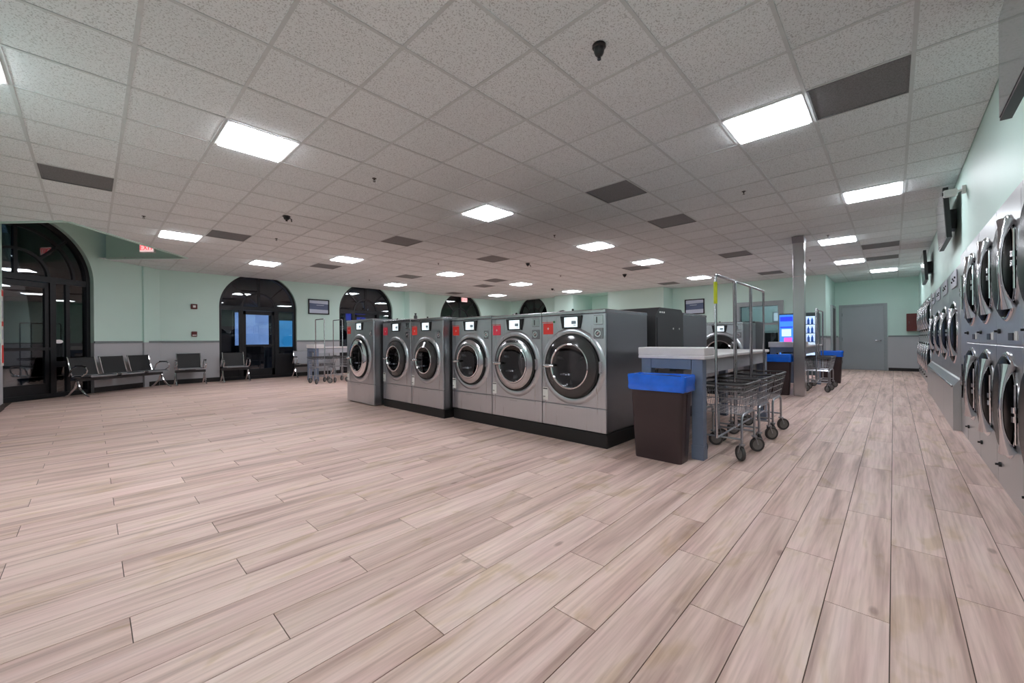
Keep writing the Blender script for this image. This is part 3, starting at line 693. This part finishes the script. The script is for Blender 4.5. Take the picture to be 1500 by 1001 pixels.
# ------------------------------------------------------------------ dryers (built facing -x, turned to face +y)
def dryer_door(t, zc, R=.365):
    d = MB().ring([(R, -.002), (R, .008), (R - .008, .016), (R - .02, .019), (R - .03, .016), (R - .034, 0)], (-.004, 0, zc), n=44).obj('door', 'chrome', t)
    MB().lathe([(R - .026, .0), (R - .03, .026), (R * .82, .040), (R * .7, .046), (R * .4, .052), (.01, .054), (0, .054)], (-.004, 0, zc), n=40).obj('door_glass', 'dryerglass', d)
    pts = []; rr = []
    for k in range(11):
        q = k / 10 * 2 - 1; pts.append((-.045 - .035 * (1 - q * q), -R * .87 + .05 * q * q, zc + q * .28)); rr.append(.0125 + .03 * abs(q) ** 4)
    MB().tube(pts, rr, 12).obj('door_handle', 'chrome', d)
    MB().tube([(-.05, R * .86, zc - .18), (-.05, R * .86, zc + .18)], .007, 8).tube([(-.05, R * .86, zc - .045), (-.05, R * .86, zc - .01)], .018, 10).tube([(-.05, R * .86, zc + .01), (-.05, R * .86, zc + .045)], .018, 10).obj('door_hinge', 'chrome', d)
def knob(t, y, z):
    MB().lathe([(.018, 0), (.018, .012), (.008, .016), (.008, .03), (0, .03)], (-.006, y, z), n=14).obj('lock_knob', 'blackplastic', t)
def stack_dryer(label, x, zt, group):
    t = thing('stack_dryer', label, 'dryer', (x, YR + .004, 0), -PI / 2, group); h = .427
    MB().rbox(.0, .7, -h, h, 0, zt - .003, .006).obj('cabinet', 'dryer_steel', t)
    MB().rbox(-.006, .01, -h, h, 1.06, zt - .05, .004).obj('upper_panel', 'dryer_steel', t)
    MB().rbox(-.006, .01, -h, h, .13, 1.05, .004).obj('lower_panel', 'dryer_steel', t)
    for zc, zk in ((1.585, 1.155), (.645, .17)):
        dryer_door(t, zc); knob(t, .27, zk)
    MB().box(-.012, -.005, -.2, -.05, 1.09, 1.14).obj('display', 'blackplastic', t)
    MB().box(-.010, -.005, -.32, -.26, 1.09, 1.15).box(-.010, -.005, -.24, -.22, 1.09, 1.15).obj('notice_card', 'offwhite', t)
    return t
s1 = stack_dryer('chrome doored stacked dryer nearest the viewer, beside the open floor', 3.5, 2.08, 'stacked dryers of the near bank')
for k, lb in enumerate(['chrome doored stacked dryer second from the camera', 'chrome doored stacked dryer third from the camera', 'chrome doored stacked dryer at the far end of the near bank']):
    dup(s1, (4.36 + .86 * k, YR + .004, 0), -PI / 2, lb)
tag(MB().rbox(6.512, 7.055, YR - .6, YR + .006, 0, 2.07, .006).obj('filler_panel', 'dryer_steel'), 'blank steel filler panel closing the far end of the near dryer bank', 'panel')
s2 = stack_dryer('stacked dryer in the distant bank, first one beyond the low single dryers', 12.55, 2.03, 'stacked dryers of the far bank')
for k, lb in enumerate(['stacked dryer in the distant bank, second one', 'stacked dryer in the distant bank, third one', 'stacked dryer in the distant bank, fourth one', 'stacked dryer in the distant bank, fifth one', 'stacked dryer in the distant bank, last one by the grey door']):
    dup(s2, (13.41 + .86 * k, YR + .004, 0), -PI / 2, lb)
def single_dryer(label, x):
    t = thing('single_dryer', label, 'dryer', (x, YR + .004, 0), -PI / 2, 'single dryers of the middle bank'); h = .615
    MB().rbox(.0, .7, -h, h, .0, 1.985, .006).obj('cabinet', 'dryer_steel', t)
    MB().rbox(-.006, .01, -h, h, .62, 1.72, .004).obj('front_panel', 'dryer_steel', t)
    MB().prism([(-.07, 0), (.01, 0), (.01, .62), (-.02, .60), (-.07, .52)], lambda u, v, q: (u, q, v), -h, h).obj('lint_panel', 'dryer_steel', t)
    MB().tube([(-.075, -h + .01, .525), (-.075, h - .01, .525)], .012, 8).obj('bumper_rail', 'chrome_soft', t)
    MB().box(-.012, -.004, -.3, .3, 1.75, 1.95).obj('control_panel', 'lightgrey', t)
    for k in range(4): MB().lathe([(.014, 0), (.014, .012), (0, .012)], (-.012, -.2 + k * .12, 1.86 - .03 * (k % 2)), n=12).obj('button', 'charcoal', t)
    dryer_door(t, 1.17, .40)
    return t
d0 = single_dryer('single steel dryer of the middle bank, next to the near stacked bank', 7.685)
for k, lb in enumerate(['single steel dryer of the middle bank, second from the near bank', 'single steel dryer of the middle bank, third from the near bank', 'single steel dryer of the middle bank, next to the far stacked bank']):
    dup(d0, (8.92 + 1.235 * k, YR + .004, 0), -PI / 2, lb)
# televisions above the dryers
def tv(label, xfar, z=2.6, tilt=.05):
    t = thing('television', label, 'television', (xfar - .55, YR, z))
    c, s = math.cos(tilt), math.sin(tilt)
    def fn(u, v, q): return (u, .13 + q * c + v * s, v * c - q * s)
    MB().prism([(-.55, -.3), (.55, -.3), (.55, .3), (-.55, .3)], fn, -.045, 0).obj('housing', 'blackplastic', t)
    MB().prism([(-.535, -.285), (.535, -.285), (.535, .285), (-.535, .285)], fn, .0, .004).obj('screen', 'tv', t)
    MB().box(-.12, .12, 0, .09, -.12, .12).obj('wall_bracket', 'blackplastic', t)
tv('large television on the wall in the upper right corner, nearest one', 3.62, 2.66, .0)
tv('television on the mint wall above the middle dryers', 8.15)
tv('farthest television on the mint wall above the far dryers', 12.6, 2.55)
def spot_cam(label, x, y, z, rz):
    t = thing('security_camera', label, 'camera', (x, y, z), rz)
    MB().box(-.03, .03, 0, .03, -.03, .05).obj('bracket', 'offwhite', t)
    MB().tube([(0, .02, .01), (0, .07, 0)], .012, 8).obj('arm', 'offwhite', t)
    MB().rbox(-.035, .035, .06, .17, -.045, .03, .01).obj('housing', 'offwhite', t)
    MB().lathe([(.022, 0), (.022, .01), (0, .01)], (0, .17, -.008), 'y', 14, 1).obj('lens', 'blackglass', t)
spot_cam('small white security camera on the mint wall above the dryers', 6.6, YR, 2.72, 0)
t = thing('fire_cabinet', 'dark red fire extinguisher box on the far wall beside the dryers', 'cabinet', (XD, -.44, 1.3))
MB().rbox(-.16, 0, -.14, .14, 0, .56, .008).obj('box', 'darkred', t); MB().box(-.166, -.158, -.1, .1, .05, .5).obj('door', 'darkred', t); MB().tube([(-.17, .08, .25), (-.17, .08, .31)], .008, 6).obj('handle', 'chrome_soft', t)

# ------------------------------------------------------------------ steel post
t = thing('steel_post', 'square polished steel post rising to the ceiling beside the rear table', 'post', (9.40, 1.31, 0))
MB().rbox(-.09, .09, -.09, .09, 0, CEIL, .006).obj('shaft', 'hair', t)
MB().prism([(-.09, 2.93), (.09, 2.93), (.15, 3.046), (-.15, 3.046)], lambda u, v, q: (u, q, v), -.095, .095).obj('flared_cap', 'steel_dark', t)
MB().rbox(-.093, .093, -.093, .093, 2.28, 2.31, .004).obj('collar', 'chrome', t)

# ------------------------------------------------------------------ folding tables
def table(label, loc, L, W, rz=0):
    t = thing('folding_table', label, 'table', loc, rz)
    MB().rbox(0, L, 0, W, .925, .96, .006).obj('top', 'white', t)
    MB().rbox(0, .27, 0, W, .96, 1.035, .006).obj('raised_ledge', 'white', t)
    for x in (.02, L - .05): MB().box(x, x + .03, .13, W - .13, .83, .925).obj('end_apron', 'bluegrey', t)
    for y in (.025, W - .05): MB().box(.125, L - .125, y + .002, y + .023, .79, .925).obj('side_apron', 'lightgrey', t)
    for x in (.02, L - .12):
        for y in (.025, W - .125):
            l = MB().rbox(x, x + .1, y, y + .1, 0, .925, .004).obj('leg', 'bluegrey', t)
            MB().box(x - .003, x + .103, y - .003, y + .103, .0, .13).obj('foot_band', 'bluegrey', l)
    MB().box(.07, L - .07, W / 2 - .03, W / 2 + .03, .8, .9).obj('stretcher', 'charcoal', t)
    return t
table('white topped folding table with blue grey legs beside the front trash can', (3.83, 1.24, 0), 2.6, .64)
table('white topped folding table behind the steel post', (9.66, 1.24, 0), 2.4, .64)
table('white topped folding table by the left windows behind laundry carts', (4.30, 11.72, 0), 2.6, .64)

# ------------------------------------------------------------------ trash cans
def trash(label, loc, rz, group=None):
    t = thing('trash_can', label, 'trash can', loc, rz)
    def rr(hx, hy, r, n=5):
        out = []
        for cx, cy, a in ((hx - r, hy - r, 0), (-hx + r, hy - r, PI / 2), (-hx + r, -hy + r, PI), (hx - r, -hy + r, 3 * PI / 2)):
            for k in range(n + 1): out.append((cx + r * math.cos(a + k * PI / 2 / n), cy + r * math.sin(a + k * PI / 2 / n)))
        return out
    def loft(levels, name, m, jitter=0):
        mb = MB(); n = None; vs = []; fs = []
        for hx, hy, r, z in levels:
            P = rr(hx, hy, r); n = len(P)
            vs += [(x + random.uniform(-jitter, jitter), y + random.uniform(-jitter, jitter), z + random.uniform(-jitter, jitter)) for x, y in P]
        for i in range(len(levels) - 1):
            for k in range(n): fs.append((i * n + k, i * n + (k + 1) % n, (i + 1) * n + (k + 1) % n, (i + 1) * n + k))
        fs.append(tuple(range(n))); fs.append(tuple((len(levels) - 1) * n + k for k in range(n)))
        mb.add(vs, fs, True); return mb.obj(name, m, t)
    loft([(.095, .215, .03, 0), (.098, .22, .035, .02), (.118, .25, .03, .74), (.126, .258, .03, .745), (.126, .258, .03, .77), (.11, .24, .03, .77), (.09, .22, .03, .1)], 'body', 'brown')
    for s in (-1, 1): MB().prism([(-.02, .06), (.02, .06), (.018, .62), (-.018, .62)], lambda u, v, q: (u, s * (.214 + v * .05) + q, v), -.006, .008).obj('side_rib', 'brown', t)
    loft([(.134, .268, .035, .645), (.138, .274, .035, .66), (.134, .268, .03, .70), (.138, .276, .04, .74), (.138, .274, .03, .775), (.134, .266, .03, .788), (.118, .25, .03, .785), (.104, .235, .03, .7), (.09, .22, .03, .5)], 'bin_liner', 'bag', .005)
    return t
trash('dark brown trash can with blue liner in front of the near folding table', (3.68, 1.585, 0), .0)
trash('dark brown trash can with blue liner beside the steel post', (9.40, 1.70, 0), 0)
trash('distant brown trash can with blue liner past the rear laundry carts', (12.62, 1.16, 0), 0)

# ------------------------------------------------------------------ laundry carts (long side along local x)
def make_cart(label, loc, rz, lime=False):
    t = thing('laundry_cart', label, 'laundry cart', loc, rz, 'wire laundry carts with hanging racks')
    hx, hy = .30, .235
    def loop(z, ax, ay, r, c=.05):
        P = []
        for cx, cy, a in ((ax - c, ay - c, 0), (-ax + c, ay - c, PI / 2), (-ax + c, -ay + c, PI), (ax - c, -ay + c, 3 * PI / 2)):
            for k in range(4): P.append((cx + c * math.cos(a + k * PI / 6), cy + c * math.sin(a + k * PI / 6), z))
        P.append(P[0]); return P
    bk = MB()
    lv = [(.43, .25, .185), (.50, .265, .20), (.57, .28, .213), (.635, .29, .225)]
    for z, a, b in lv: bk.tube(loop(z, a, b, .0035), .0035, 5, False)
    for k in range(-5, 6):
        x = k * .05
        for s in (-1, 1): bk.tube([(x * 1.17, s * hy, .70), (x, s * .185, .43)], .0022, 4, False)
        bk.tube([(x, -.185, .43), (x, .185, .43)], .0022, 4, False)
    for k in range(-3, 4):
        y = k * .056
        for s in (-1, 1): bk.tube([(s * hx, y * 1.25, .70), (s * .25, y, .43)], .0022, 4, False)
        bk.tube([(-.25, y, .43), (.25, y, .43)], .0022, 4, False)
    bk.obj('wire_basket', 'galv', t)
    MB().tube(loop(.70, hx, hy, .0), .012, 8, False).obj('basket_rim', 'charcoal', t)
    MB().tube(loop(.66, hx - .008, hy - .006, .0), .009, 6, False).obj('rim_band', 'charcoal', t)
    fr = MB()
    for s in (-1, 1):
        fr.tube([(-.225, s * .19, .15), (-.225, s * .19, .36), (-.21, s * .19, .40), (-.17, s * .19, .415), (.17, s * .19, .415), (.21, s * .19, .40), (.225, s * .19, .36), (.225, s * .19, .15)], .011, 8)
        fr.tube([(s * .225, -.19, .2), (s * .225, .19, .2)], .009, 8)
    fr.tube([(-.3, 0, .2), (.3, 0, .2)], .009, 8)
    fr.obj('frame', 'galv', t)
    rk = MB()
    P = [(-.3, 0, .2), (-.3, 0, 1.685)] + [(-.3 + .025 * (1 - math.cos(a)), 0, 1.685 + .025 * math.sin(a)) for a in (PI / 6, PI / 3, PI / 2)]
    P += [(.3 - .025 * (1 - math.cos(a)), 0, 1.685 + .025 * math.sin(a)) for a in (PI / 2, PI / 3, PI / 6)] + [(.3, 0, 1.685), (.3, 0, .2)]
    rk.tube(P, .0125, 10); rk.obj('hanging_rack', 'chrome_soft', t)
    if lime: MB().tube([(-.3, 0, 1.44), (-.3, 0, 1.64)], .0165, 10).obj('lime_sleeve', 'lime', t)
    for sx in (-1, 1):
        for sy in (-1, 1):
            a = {(-1, -1): .76, (1, -1): -.85, (-1, 1): -.8, (1, 1): -1.0}[(sx, sy)]
            wx, wy = .225 * sx, .19 * sy; ca, sa = math.cos(a), math.sin(a); ox, oy = wx + .025 * ca, wy + .025 * sa
            ck = MB()
            for q in (-1, 1): ck.tube([(wx - sa * .018 * q, wy + ca * .018 * q, .15), (ox - sa * .02 * q, oy + ca * .02 * q, .07)], .006, 6)
            ck.lathe([(.026, 0), (.026, .012), (0, .012)], (wx, wy, .145), 'z', 12, 1)
            c = ck.obj('caster', 'galv', t)
            wl = MB()
            vs = MB().ring([(.05, -.014), (.065, -.014), (.07, -.006), (.07, .006), (.065, .014), (.05, .014)], (0, 0, 0), 'y', 20, 1)
            R = Matrix.Rotation(a, 4, 'Z'); T_ = Matrix.Translation((ox, oy, .07))
            wl.add([T_ @ R @ Vector(v) for v in vs.v], vs.f, True); wl.obj('wheel', 'rubber', c)
            vs = MB().lathe([(.0, -.009), (.05, -.009), (.05, .009), (.0, .009)], (0, 0, 0), 'y', 16, 1)
            MB().add([T_ @ R @ Vector(v) for v in vs.v], vs.f, True).obj('wheel_disc', 'wheelhub', c)
    return t
cl = make_cart('wire laundry cart with lime sleeve on its rack pole beside the near table', (4.28, 1.19, 0), 0, True)
c0 = make_cart('middle wire laundry cart of the three beside the near table', (4.92, 1.19, 0), 0)
dup(c0, (5.56, 1.19, 0), 0, 'farthest wire laundry cart of the three beside the near table')
dup(c0, (10.5, 1.16, 0), .05, 'wire laundry cart right behind the steel post')
dup(c0, (11.2, 1.18, 0), -.03, 'wire laundry cart farther behind the steel post near the small blue bin')
dup(c0, (4.22, 11.12, 0), PI / 2, 'wire laundry cart by the left windows, nearer the waiting benches')
dup(c0, (4.72, 11.18, 0), PI / 2, 'wire laundry cart by the left windows, nearer the freestanding washer')

# ------------------------------------------------------------------ waiting benches (facing -y locally, origin at centre on floor)
def bench(label, loc, rz, n, m='mesh_black', seatm='chrome_soft'):
    t = thing('waiting_bench', label, 'bench', loc, rz)
    P = .60; L = n * P
    MB().rbox(-L / 2 - .02, L / 2 + .02, -.03, .03, .33, .39, .004).obj('beam', 'charcoal', t)
    for k in range(n):
        x = (k - (n - 1) / 2) * P; h = .25
        sec = [(-.26, .435), (-.22, .445), (0, .43), (.16, .42), (.2, .44), (.235, .55), (.30, .80), (.315, .82)]
        def strip(a, b, s0, s1, th):
            mb = MB(); S = sec[s0:s1 + 1]
            poly = [(y, z) for y, z in S] + [(y + .012, z - th) for y, z in reversed(S)]
            for i in range(len(S) - 1):
                mb.prism([S[i], S[i + 1], (S[i + 1][0] + .008, S[i + 1][1] - th), (S[i][0] + .008, S[i][1] - th)], lambda u, v, q: (q, u, v), x + a, x + b)
            return mb
        strip(-h, h, 0, 4, .022).obj('seat', 'cushion_grey', t)
        strip(-h, h, 4, 7, .02).obj('backrest', m, t)
        for s in (-1, 1):
            MB().tube([(x + s * h, y, z + .006) for y, z in sec], .013, 8).obj('seat_rail', 'chrome', t)
        MB().box(x - .1, x + .1, -.05, .1, .385, .42).obj('seat_bracket', 'charcoal', t)
    for s in (-1, 1):
        X = s * (L / 2 + .0)
        MB().tube([(X, -.27, .02), (X, -.18, .06), (X, -.05, .2), (X, 0, .36)], [.016, .018, .02, .022], 8).tube([(X, .3, .02), (X, .2, .06), (X, .06, .2), (X, 0, .36)], [.016, .018, .02, .022], 8).obj('leg', 'chrome', t)
        ar = [(X, .2, .44), (X, .12, .60), (X, .02, .645), (X, -.12, .645), (X, -.2, .62), (X, -.225, .56), (X, -.2, .5), (X, -.1, .44)]
        MB().tube(ar, .014, 8).obj('armrest', 'chrome', t)
        MB().rbox(X - .025, X + .025, -.15, .04, .648, .665, .006).obj('arm_pad', 'blackplastic', t)
    return t
ang = math.atan2(DA.y, DA.x)
def on_wall(u, t): q = P0 + DA * u - NA * t; return (q.x, q.y, 0)
bench('three seat chrome and black waiting bench beside the entrance window', on_wall(.07, .52), ang, 3)
bench('single seat chrome and black waiting bench in front of the plain mint wall', (1.80, 13.45, 0), 0, 1)
bench('single seat chrome and black waiting bench in front of the left arched door', (2.80, 13.45, 0), 0, 1)
bench('waiting bench, backs painted grey for their reflection, between the arched door and the left carts', (4.95, 13.45, 0), 0, 2, 'cushion_grey')  # reflection on the backrests is painted in as grey

# ------------------------------------------------------------------ pictures, alarms, signs
def picture(label, fn, u, z, w, h):
    t = thing('framed_picture', label, 'picture', fn(u, z, 0))
    g = lambda a, b, q: tuple(Vector(fn(u + a, z + b, q)) - Vector(fn(u, z, 0)))
    b = .035; f = MB()
    for p in ([(-w / 2, -h / 2), (w / 2, -h / 2), (w / 2, -h / 2 + b), (-w / 2, -h / 2 + b)], [(-w / 2, h / 2 - b), (w / 2, h / 2 - b), (w / 2, h / 2), (-w / 2, h / 2)], [(-w / 2, -h / 2 + b), (-w / 2 + b, -h / 2 + b), (-w / 2 + b, h / 2 - b), (-w / 2, h / 2 - b)], [(w / 2 - b, -h / 2 + b), (w / 2, -h / 2 + b), (w / 2, h / 2 - b), (w / 2 - b, h / 2 - b)]):
        f.prism(p, g, -.03, .0)
    f.obj('frame', 'frame_dark', t)
    H2, W2 = h / 2 - b, w / 2 - b
    pr = MB().prism([(-W2, -H2), (W2, -H2), (W2, H2), (-W2, H2)], g, -.012, -.002).obj('print', 'print_blue', t)
    MB().prism([(-W2, H2 * .55), (W2, H2 * .45), (W2, H2), (-W2, H2)], g, -.014, -.011).prism([(-W2, -H2), (W2, -H2), (W2, -H2 * .45), (-W2, -H2 * .38)], g, -.014, -.011).prism([(-W2 * .2, H2 * .22), (W2 * .5, H2 * .22), (W2 * .6, H2 * .3), (-W2 * .3, H2 * .3)], g, -.014, -.011).obj('pale_band', 'print_pale', pr)
picture('dark framed striped blue picture on the left mint wall between arched windows', fB, 5.28, 2.28, .68, .5)
def fF(u, v, t): return (XF2 + t, u, v)
picture('dark framed striped blue picture on the far mint wall above the bulkhead', fF, 5.36, 2.3, .70, .56)
t = thing('fire_alarm', 'small red fire alarm strobe high on the left mint wall', 'alarm', (1.96, YB, 2.11))
MB().rbox(-.07, .07, -.05, 0, -.07, .07, .008).obj('housing', 'darkred', t); MB().box(-.03, .03, -.065, -.05, -.03, .03).obj('strobe', 'offwhite', t)
t = thing('pull_station', 'small red pull station on the left mint wall above the rail', 'alarm', (1.96, YB, 1.35))
MB().rbox(-.06, .06, -.045, 0, -.07, .07, .008).obj('housing', 'darkred', t); MB().box(-.045, .045, -.055, -.045, -.045, -.02).obj('handle', 'offwhite', t)
def exit_sign(label, mtx):
    t = thing('exit_sign', label, 'exit sign'); t.matrix_world = mtx          # local: x right, z up, -y to the viewer
    MB().rbox(-.17, .17, -.05, 0, -.10, .10, .006).obj('housing', 'trimwhite', t)
    MB().box(-.155, .155, -.054, -.05, -.085, .085).obj('lit_panel', 'exit_bg', t)
    lettering('EXIT', .155, 'exit_red', t, Matrix(((1, 0, 0, 0), (0, 0, -1, -.056), (0, 1, 0, 0), (0, 0, 0, 1))))
a, b = Vector(WELL[2]), Vector(WELL[3]); dn = (b - a).normalized(); q = a + dn * .84; xr = -dn          # viewer's right
nrm = Vector((dn.y, -dn.x));
if nrm.dot(-q) < 0: nrm = -nrm
q = q + nrm * .005
exit_sign('lit red exit sign on the side of the ceiling well by the entrance', Matrix(((xr.x, -nrm.x, 0, q.x), (xr.y, -nrm.y, 0, q.y), (0, 0, 1, 3.27), (0, 0, 0, 1))))
exit_sign('lit red exit sign hanging at the top of the far dark arched window', Matrix(((1, 0, 0, 11.55), (0, 1, 0, YB - .02), (0, 0, 1, 2.93), (0, 0, 0, 1))))
t = thing('wall_notice', 'red and white notice on the left wall end at the frame edge', 'sign', (XL, 10.92, 0))
MB().box(0, .012, -.09, .1, .75, 2.05).obj('board', 'offwhite', t)
for z0, z1 in ((1.93, 2.03), (1.42, 1.5), (.8, 1.1)): MB().box(.012, .015, -.08, .09, z0, z1).obj('red_band', 'red', t)
for z0, z1 in ((1.2, 1.36), (1.55, 1.85)): MB().box(.012, .015, -.07, .08, z0, z1).obj('print_block', 'lightgrey', t)
# sprinklers and dome cameras
sp = None
SP = [(2.33, 4.46, 'small sprinkler in the ceiling between the large light and the middle vent'), (5.94, 1.42, 'small sprinkler in the ceiling over the folding table aisle'), (.56, 8.27, 'small sprinkler in the ceiling above the entrance exit sign'), (5.93, 4.54, 'small sprinkler in the ceiling beside the light behind the washers'),
      (2.4, 8.36, 'small sprinkler in the ceiling beside the left camera mount'), (6.0, 8.24, 'small sprinkler in the ceiling before the far middle light'), (9.63, .89, 'small sprinkler in the ceiling next to the steel post top'), (12.34, 1.5, 'small far sprinkler in the ceiling right behind the steel post'), (9.79, 7.28, 'small far sprinkler in the ceiling above the second washer')
      , (6.05, 11.95, 'small far sprinkler in the ceiling in front of the second arched window')]
for x, y, lb in SP:
    if sp is None:
        sp = thing('sprinkler', lb, 'sprinkler', (x, y, CEIL + .004), 0, 'fire sprinklers in the ceiling')
        sp.scale = (.7, .7, .62)
        MB().lathe([(.035, 0), (.035, .008), (.012, .012), (.012, .035), (0, .035)], (0, 0, 0), 'z', 16, -1).obj('escutcheon', 'brass', sp)
        MB().tube([(-.014, 0, -.03), (-.014, 0, -.055), (0, 0, -.062), (.014, 0, -.055), (.014, 0, -.03)], .004, 6).lathe([(.02, .062), (.02, .066), (0, .066)], (0, 0, 0), 'z', 14, -1).obj('deflector', 'brass', sp)
    else: dup(sp, (x, y, CEIL + .004), 0, lb)
def dome(label, x, y, s=1, arm=True):
    t = thing('ceiling_camera', label, 'camera', (x, y, CEIL)); t.scale = (1, 1, .6 if arm else .75)
    MB().lathe([(.055 * s, 0), (.055 * s, .02), (.04 * s, .03), (0, .03)], (0, 0, 0), 'z', 20, -1).obj('mount', 'blackplastic', t)
    MB().lathe([(.042 * s, .028), (.042 * s, .05), (.034 * s, .08), (.016 * s, .1), (0, .105)], (0, 0, 0), 'z', 20, -1).obj('body', 'blackplastic', t)
    if arm: MB().tube([(.03, 0, -.03), (.06, -.03, -.07), (.055, -.05, -.14)], .009, 8).obj('arm', 'blackplastic', t)
    MB().lathe([(.016 * s, .1), (.016 * s, .125), (0, .125)], (.0, 0, 0), 'z', 12, -1).obj('lens', 'blackglass', t)
dome('black camera in the ceiling nearest the viewer above the washers', 2.31, 1.39, .8, False)
dome('black camera with bent arm in the ceiling left of the middle', 2.08, 6.75)
dome('black camera with bent arm in the ceiling behind the middle vents', 7.61, 6.68)
dome('tiny far black camera in the ceiling before the far pilaster', 12.05, 9.35)
dome('round dark camera in the ceiling under the small light over the bulkhead', 10.98, 5.8, 1.2, False)

# ------------------------------------------------------------------ vending machine
t = thing('vending_machine', 'blue lit drinks vending machine against the far wall behind the steel post', 'vending machine', (14.72, 2.1, 0))
MB().rbox(0, .75, -.47, .47, 0, 1.86, .01).obj('cabinet', 'vend_side', t)
MB().box(-.02, .005, .1, .46, .5, 1.82).obj('lit_panel', 'vend_blue', t)
MB().box(-.02, .005, -.42, .06, .55, 1.75).obj('lit_window', 'vend_white', t)
MB().box(-.03, -.015, .12, .44, 1.62, 1.76).box(-.03, -.015, .12, .44, 1.42, 1.46).obj('header_sign', 'deep_blue_lit', t)
MB().box(-.03, -.018, .16, .40, 1.16, 1.38).obj('lit_badge', 'vend_white', t)
MB().box(-.03, -.018, .14, .34, .98, 1.12).obj('pink_panel', 'vend_pink', t)
for k in range(4):
    sh = MB().box(-.03, -.018, -.42, .06, .72 + k * .26, .74 + k * .26).obj('shelf', 'blackplastic', t)
    bt = MB()
    for q in range(5): bt.lathe([(.03, 0), (.03, .12), (.012, .16), (.012, .19), (0, .19)], (-.05, -.36 + q * .09, .74 + k * .26), 'z', 10, 1)
    bt.obj('bottles', 'bottle', sh)['kind'] = 'stuff'
MB().box(-.025, .0, .14, .42, .62, .84).obj('delivery_hatch', 'blackplastic', t)
t = thing('office_cabinet', 'grey cabinet seen through the doorway in the far wall', 'cabinet', (16.6, 3.1, 0))
MB().rbox(0, .5, -.35, .45, 0, 1.3, .01).obj('carcass', 'charcoal', t); MB().box(-.01, 0, -.33, .43, .05, 1.25).obj('door', 'charcoal', t)
t = thing('office_window', 'small white lit window inside the room past the far doorway', 'window', (XF2 + 2.19, 3.0, 1.9))
MB().box(-.03, 0, -.3, .3, -.2, .2).obj('frame', 'doorframe', t); MB().box(-.035, -.03, -.25, .25, -.15, .15).obj('pane', 'screen', t)

lo = dup(lp, (XF2 + 1.2, 3.4, 2.9), 0, 'added unseen ceiling light panel brightening the room past the far doorway')  # out-of-view lamp added to brighten the dark room behind the doorway
# ------------------------------------------------------------------ outside: pavement and freestanding glowing panels at night
struct(MB().box(-30, 45, 14.3, 60, -.2, -.06).box(-30, -2.7, 8, 14.3, -.2, -.06).box(16, 45, 8, 14.3, -.2, -.06).obj('pavement', 'asphalt'))
t = thing('shop_building', 'dark building across the street outside the arched windows', 'building', (4, 34, 0))
MB().box(-26, 24, 0, 3, 0, 7).obj('wall', 'facade', t); MB().box(-26, 24, -.6, 0, 3.6, 3.9).obj('canopy', 'facade', t)
def lit(label, x, y, w, z0, z1, m):
    t = thing('lit_display', label, 'light', (x, y, 0))
    MB().rbox(-w / 2 - .05, w / 2 + .05, 0, .12, z0 - .05, z1 + .05, .01).obj('case', 'frame_dark', t); MB().box(-w / 2, w / 2, -.01, .0, z0, z1).obj('lit_panel', m, t)
    for s in (-1, 1): MB().box(s * w * .4 - .04, s * w * .4 + .04, .02, .1, -.06, z0).obj('post', 'frame_dark', t)
lit('pale blue lit panel outside behind the arched glass door', 4.06, 17.0, 1.06, 1.0, 2.18, 'blue_lit')
lit('cyan lit panel outside behind the sidelight of the arched door', 5.35, 17.4, .56, .92, 1.95, 'cyan_lit')
lit('narrow pale lit panel outside behind the far sidelight of the arched door', 3.0, 17.2, .22, 1.0, 1.95, 'blue_lit')
lit('small blue lit panel outside above the freestanding washer', 8.2, 17.5, .9, 2.05, 2.4, 'deep_blue_lit')
lit('cyan lit panel outside the entrance sidelight', -.55, 15.6, .40, .55, 1.85, 'cyan_lit')
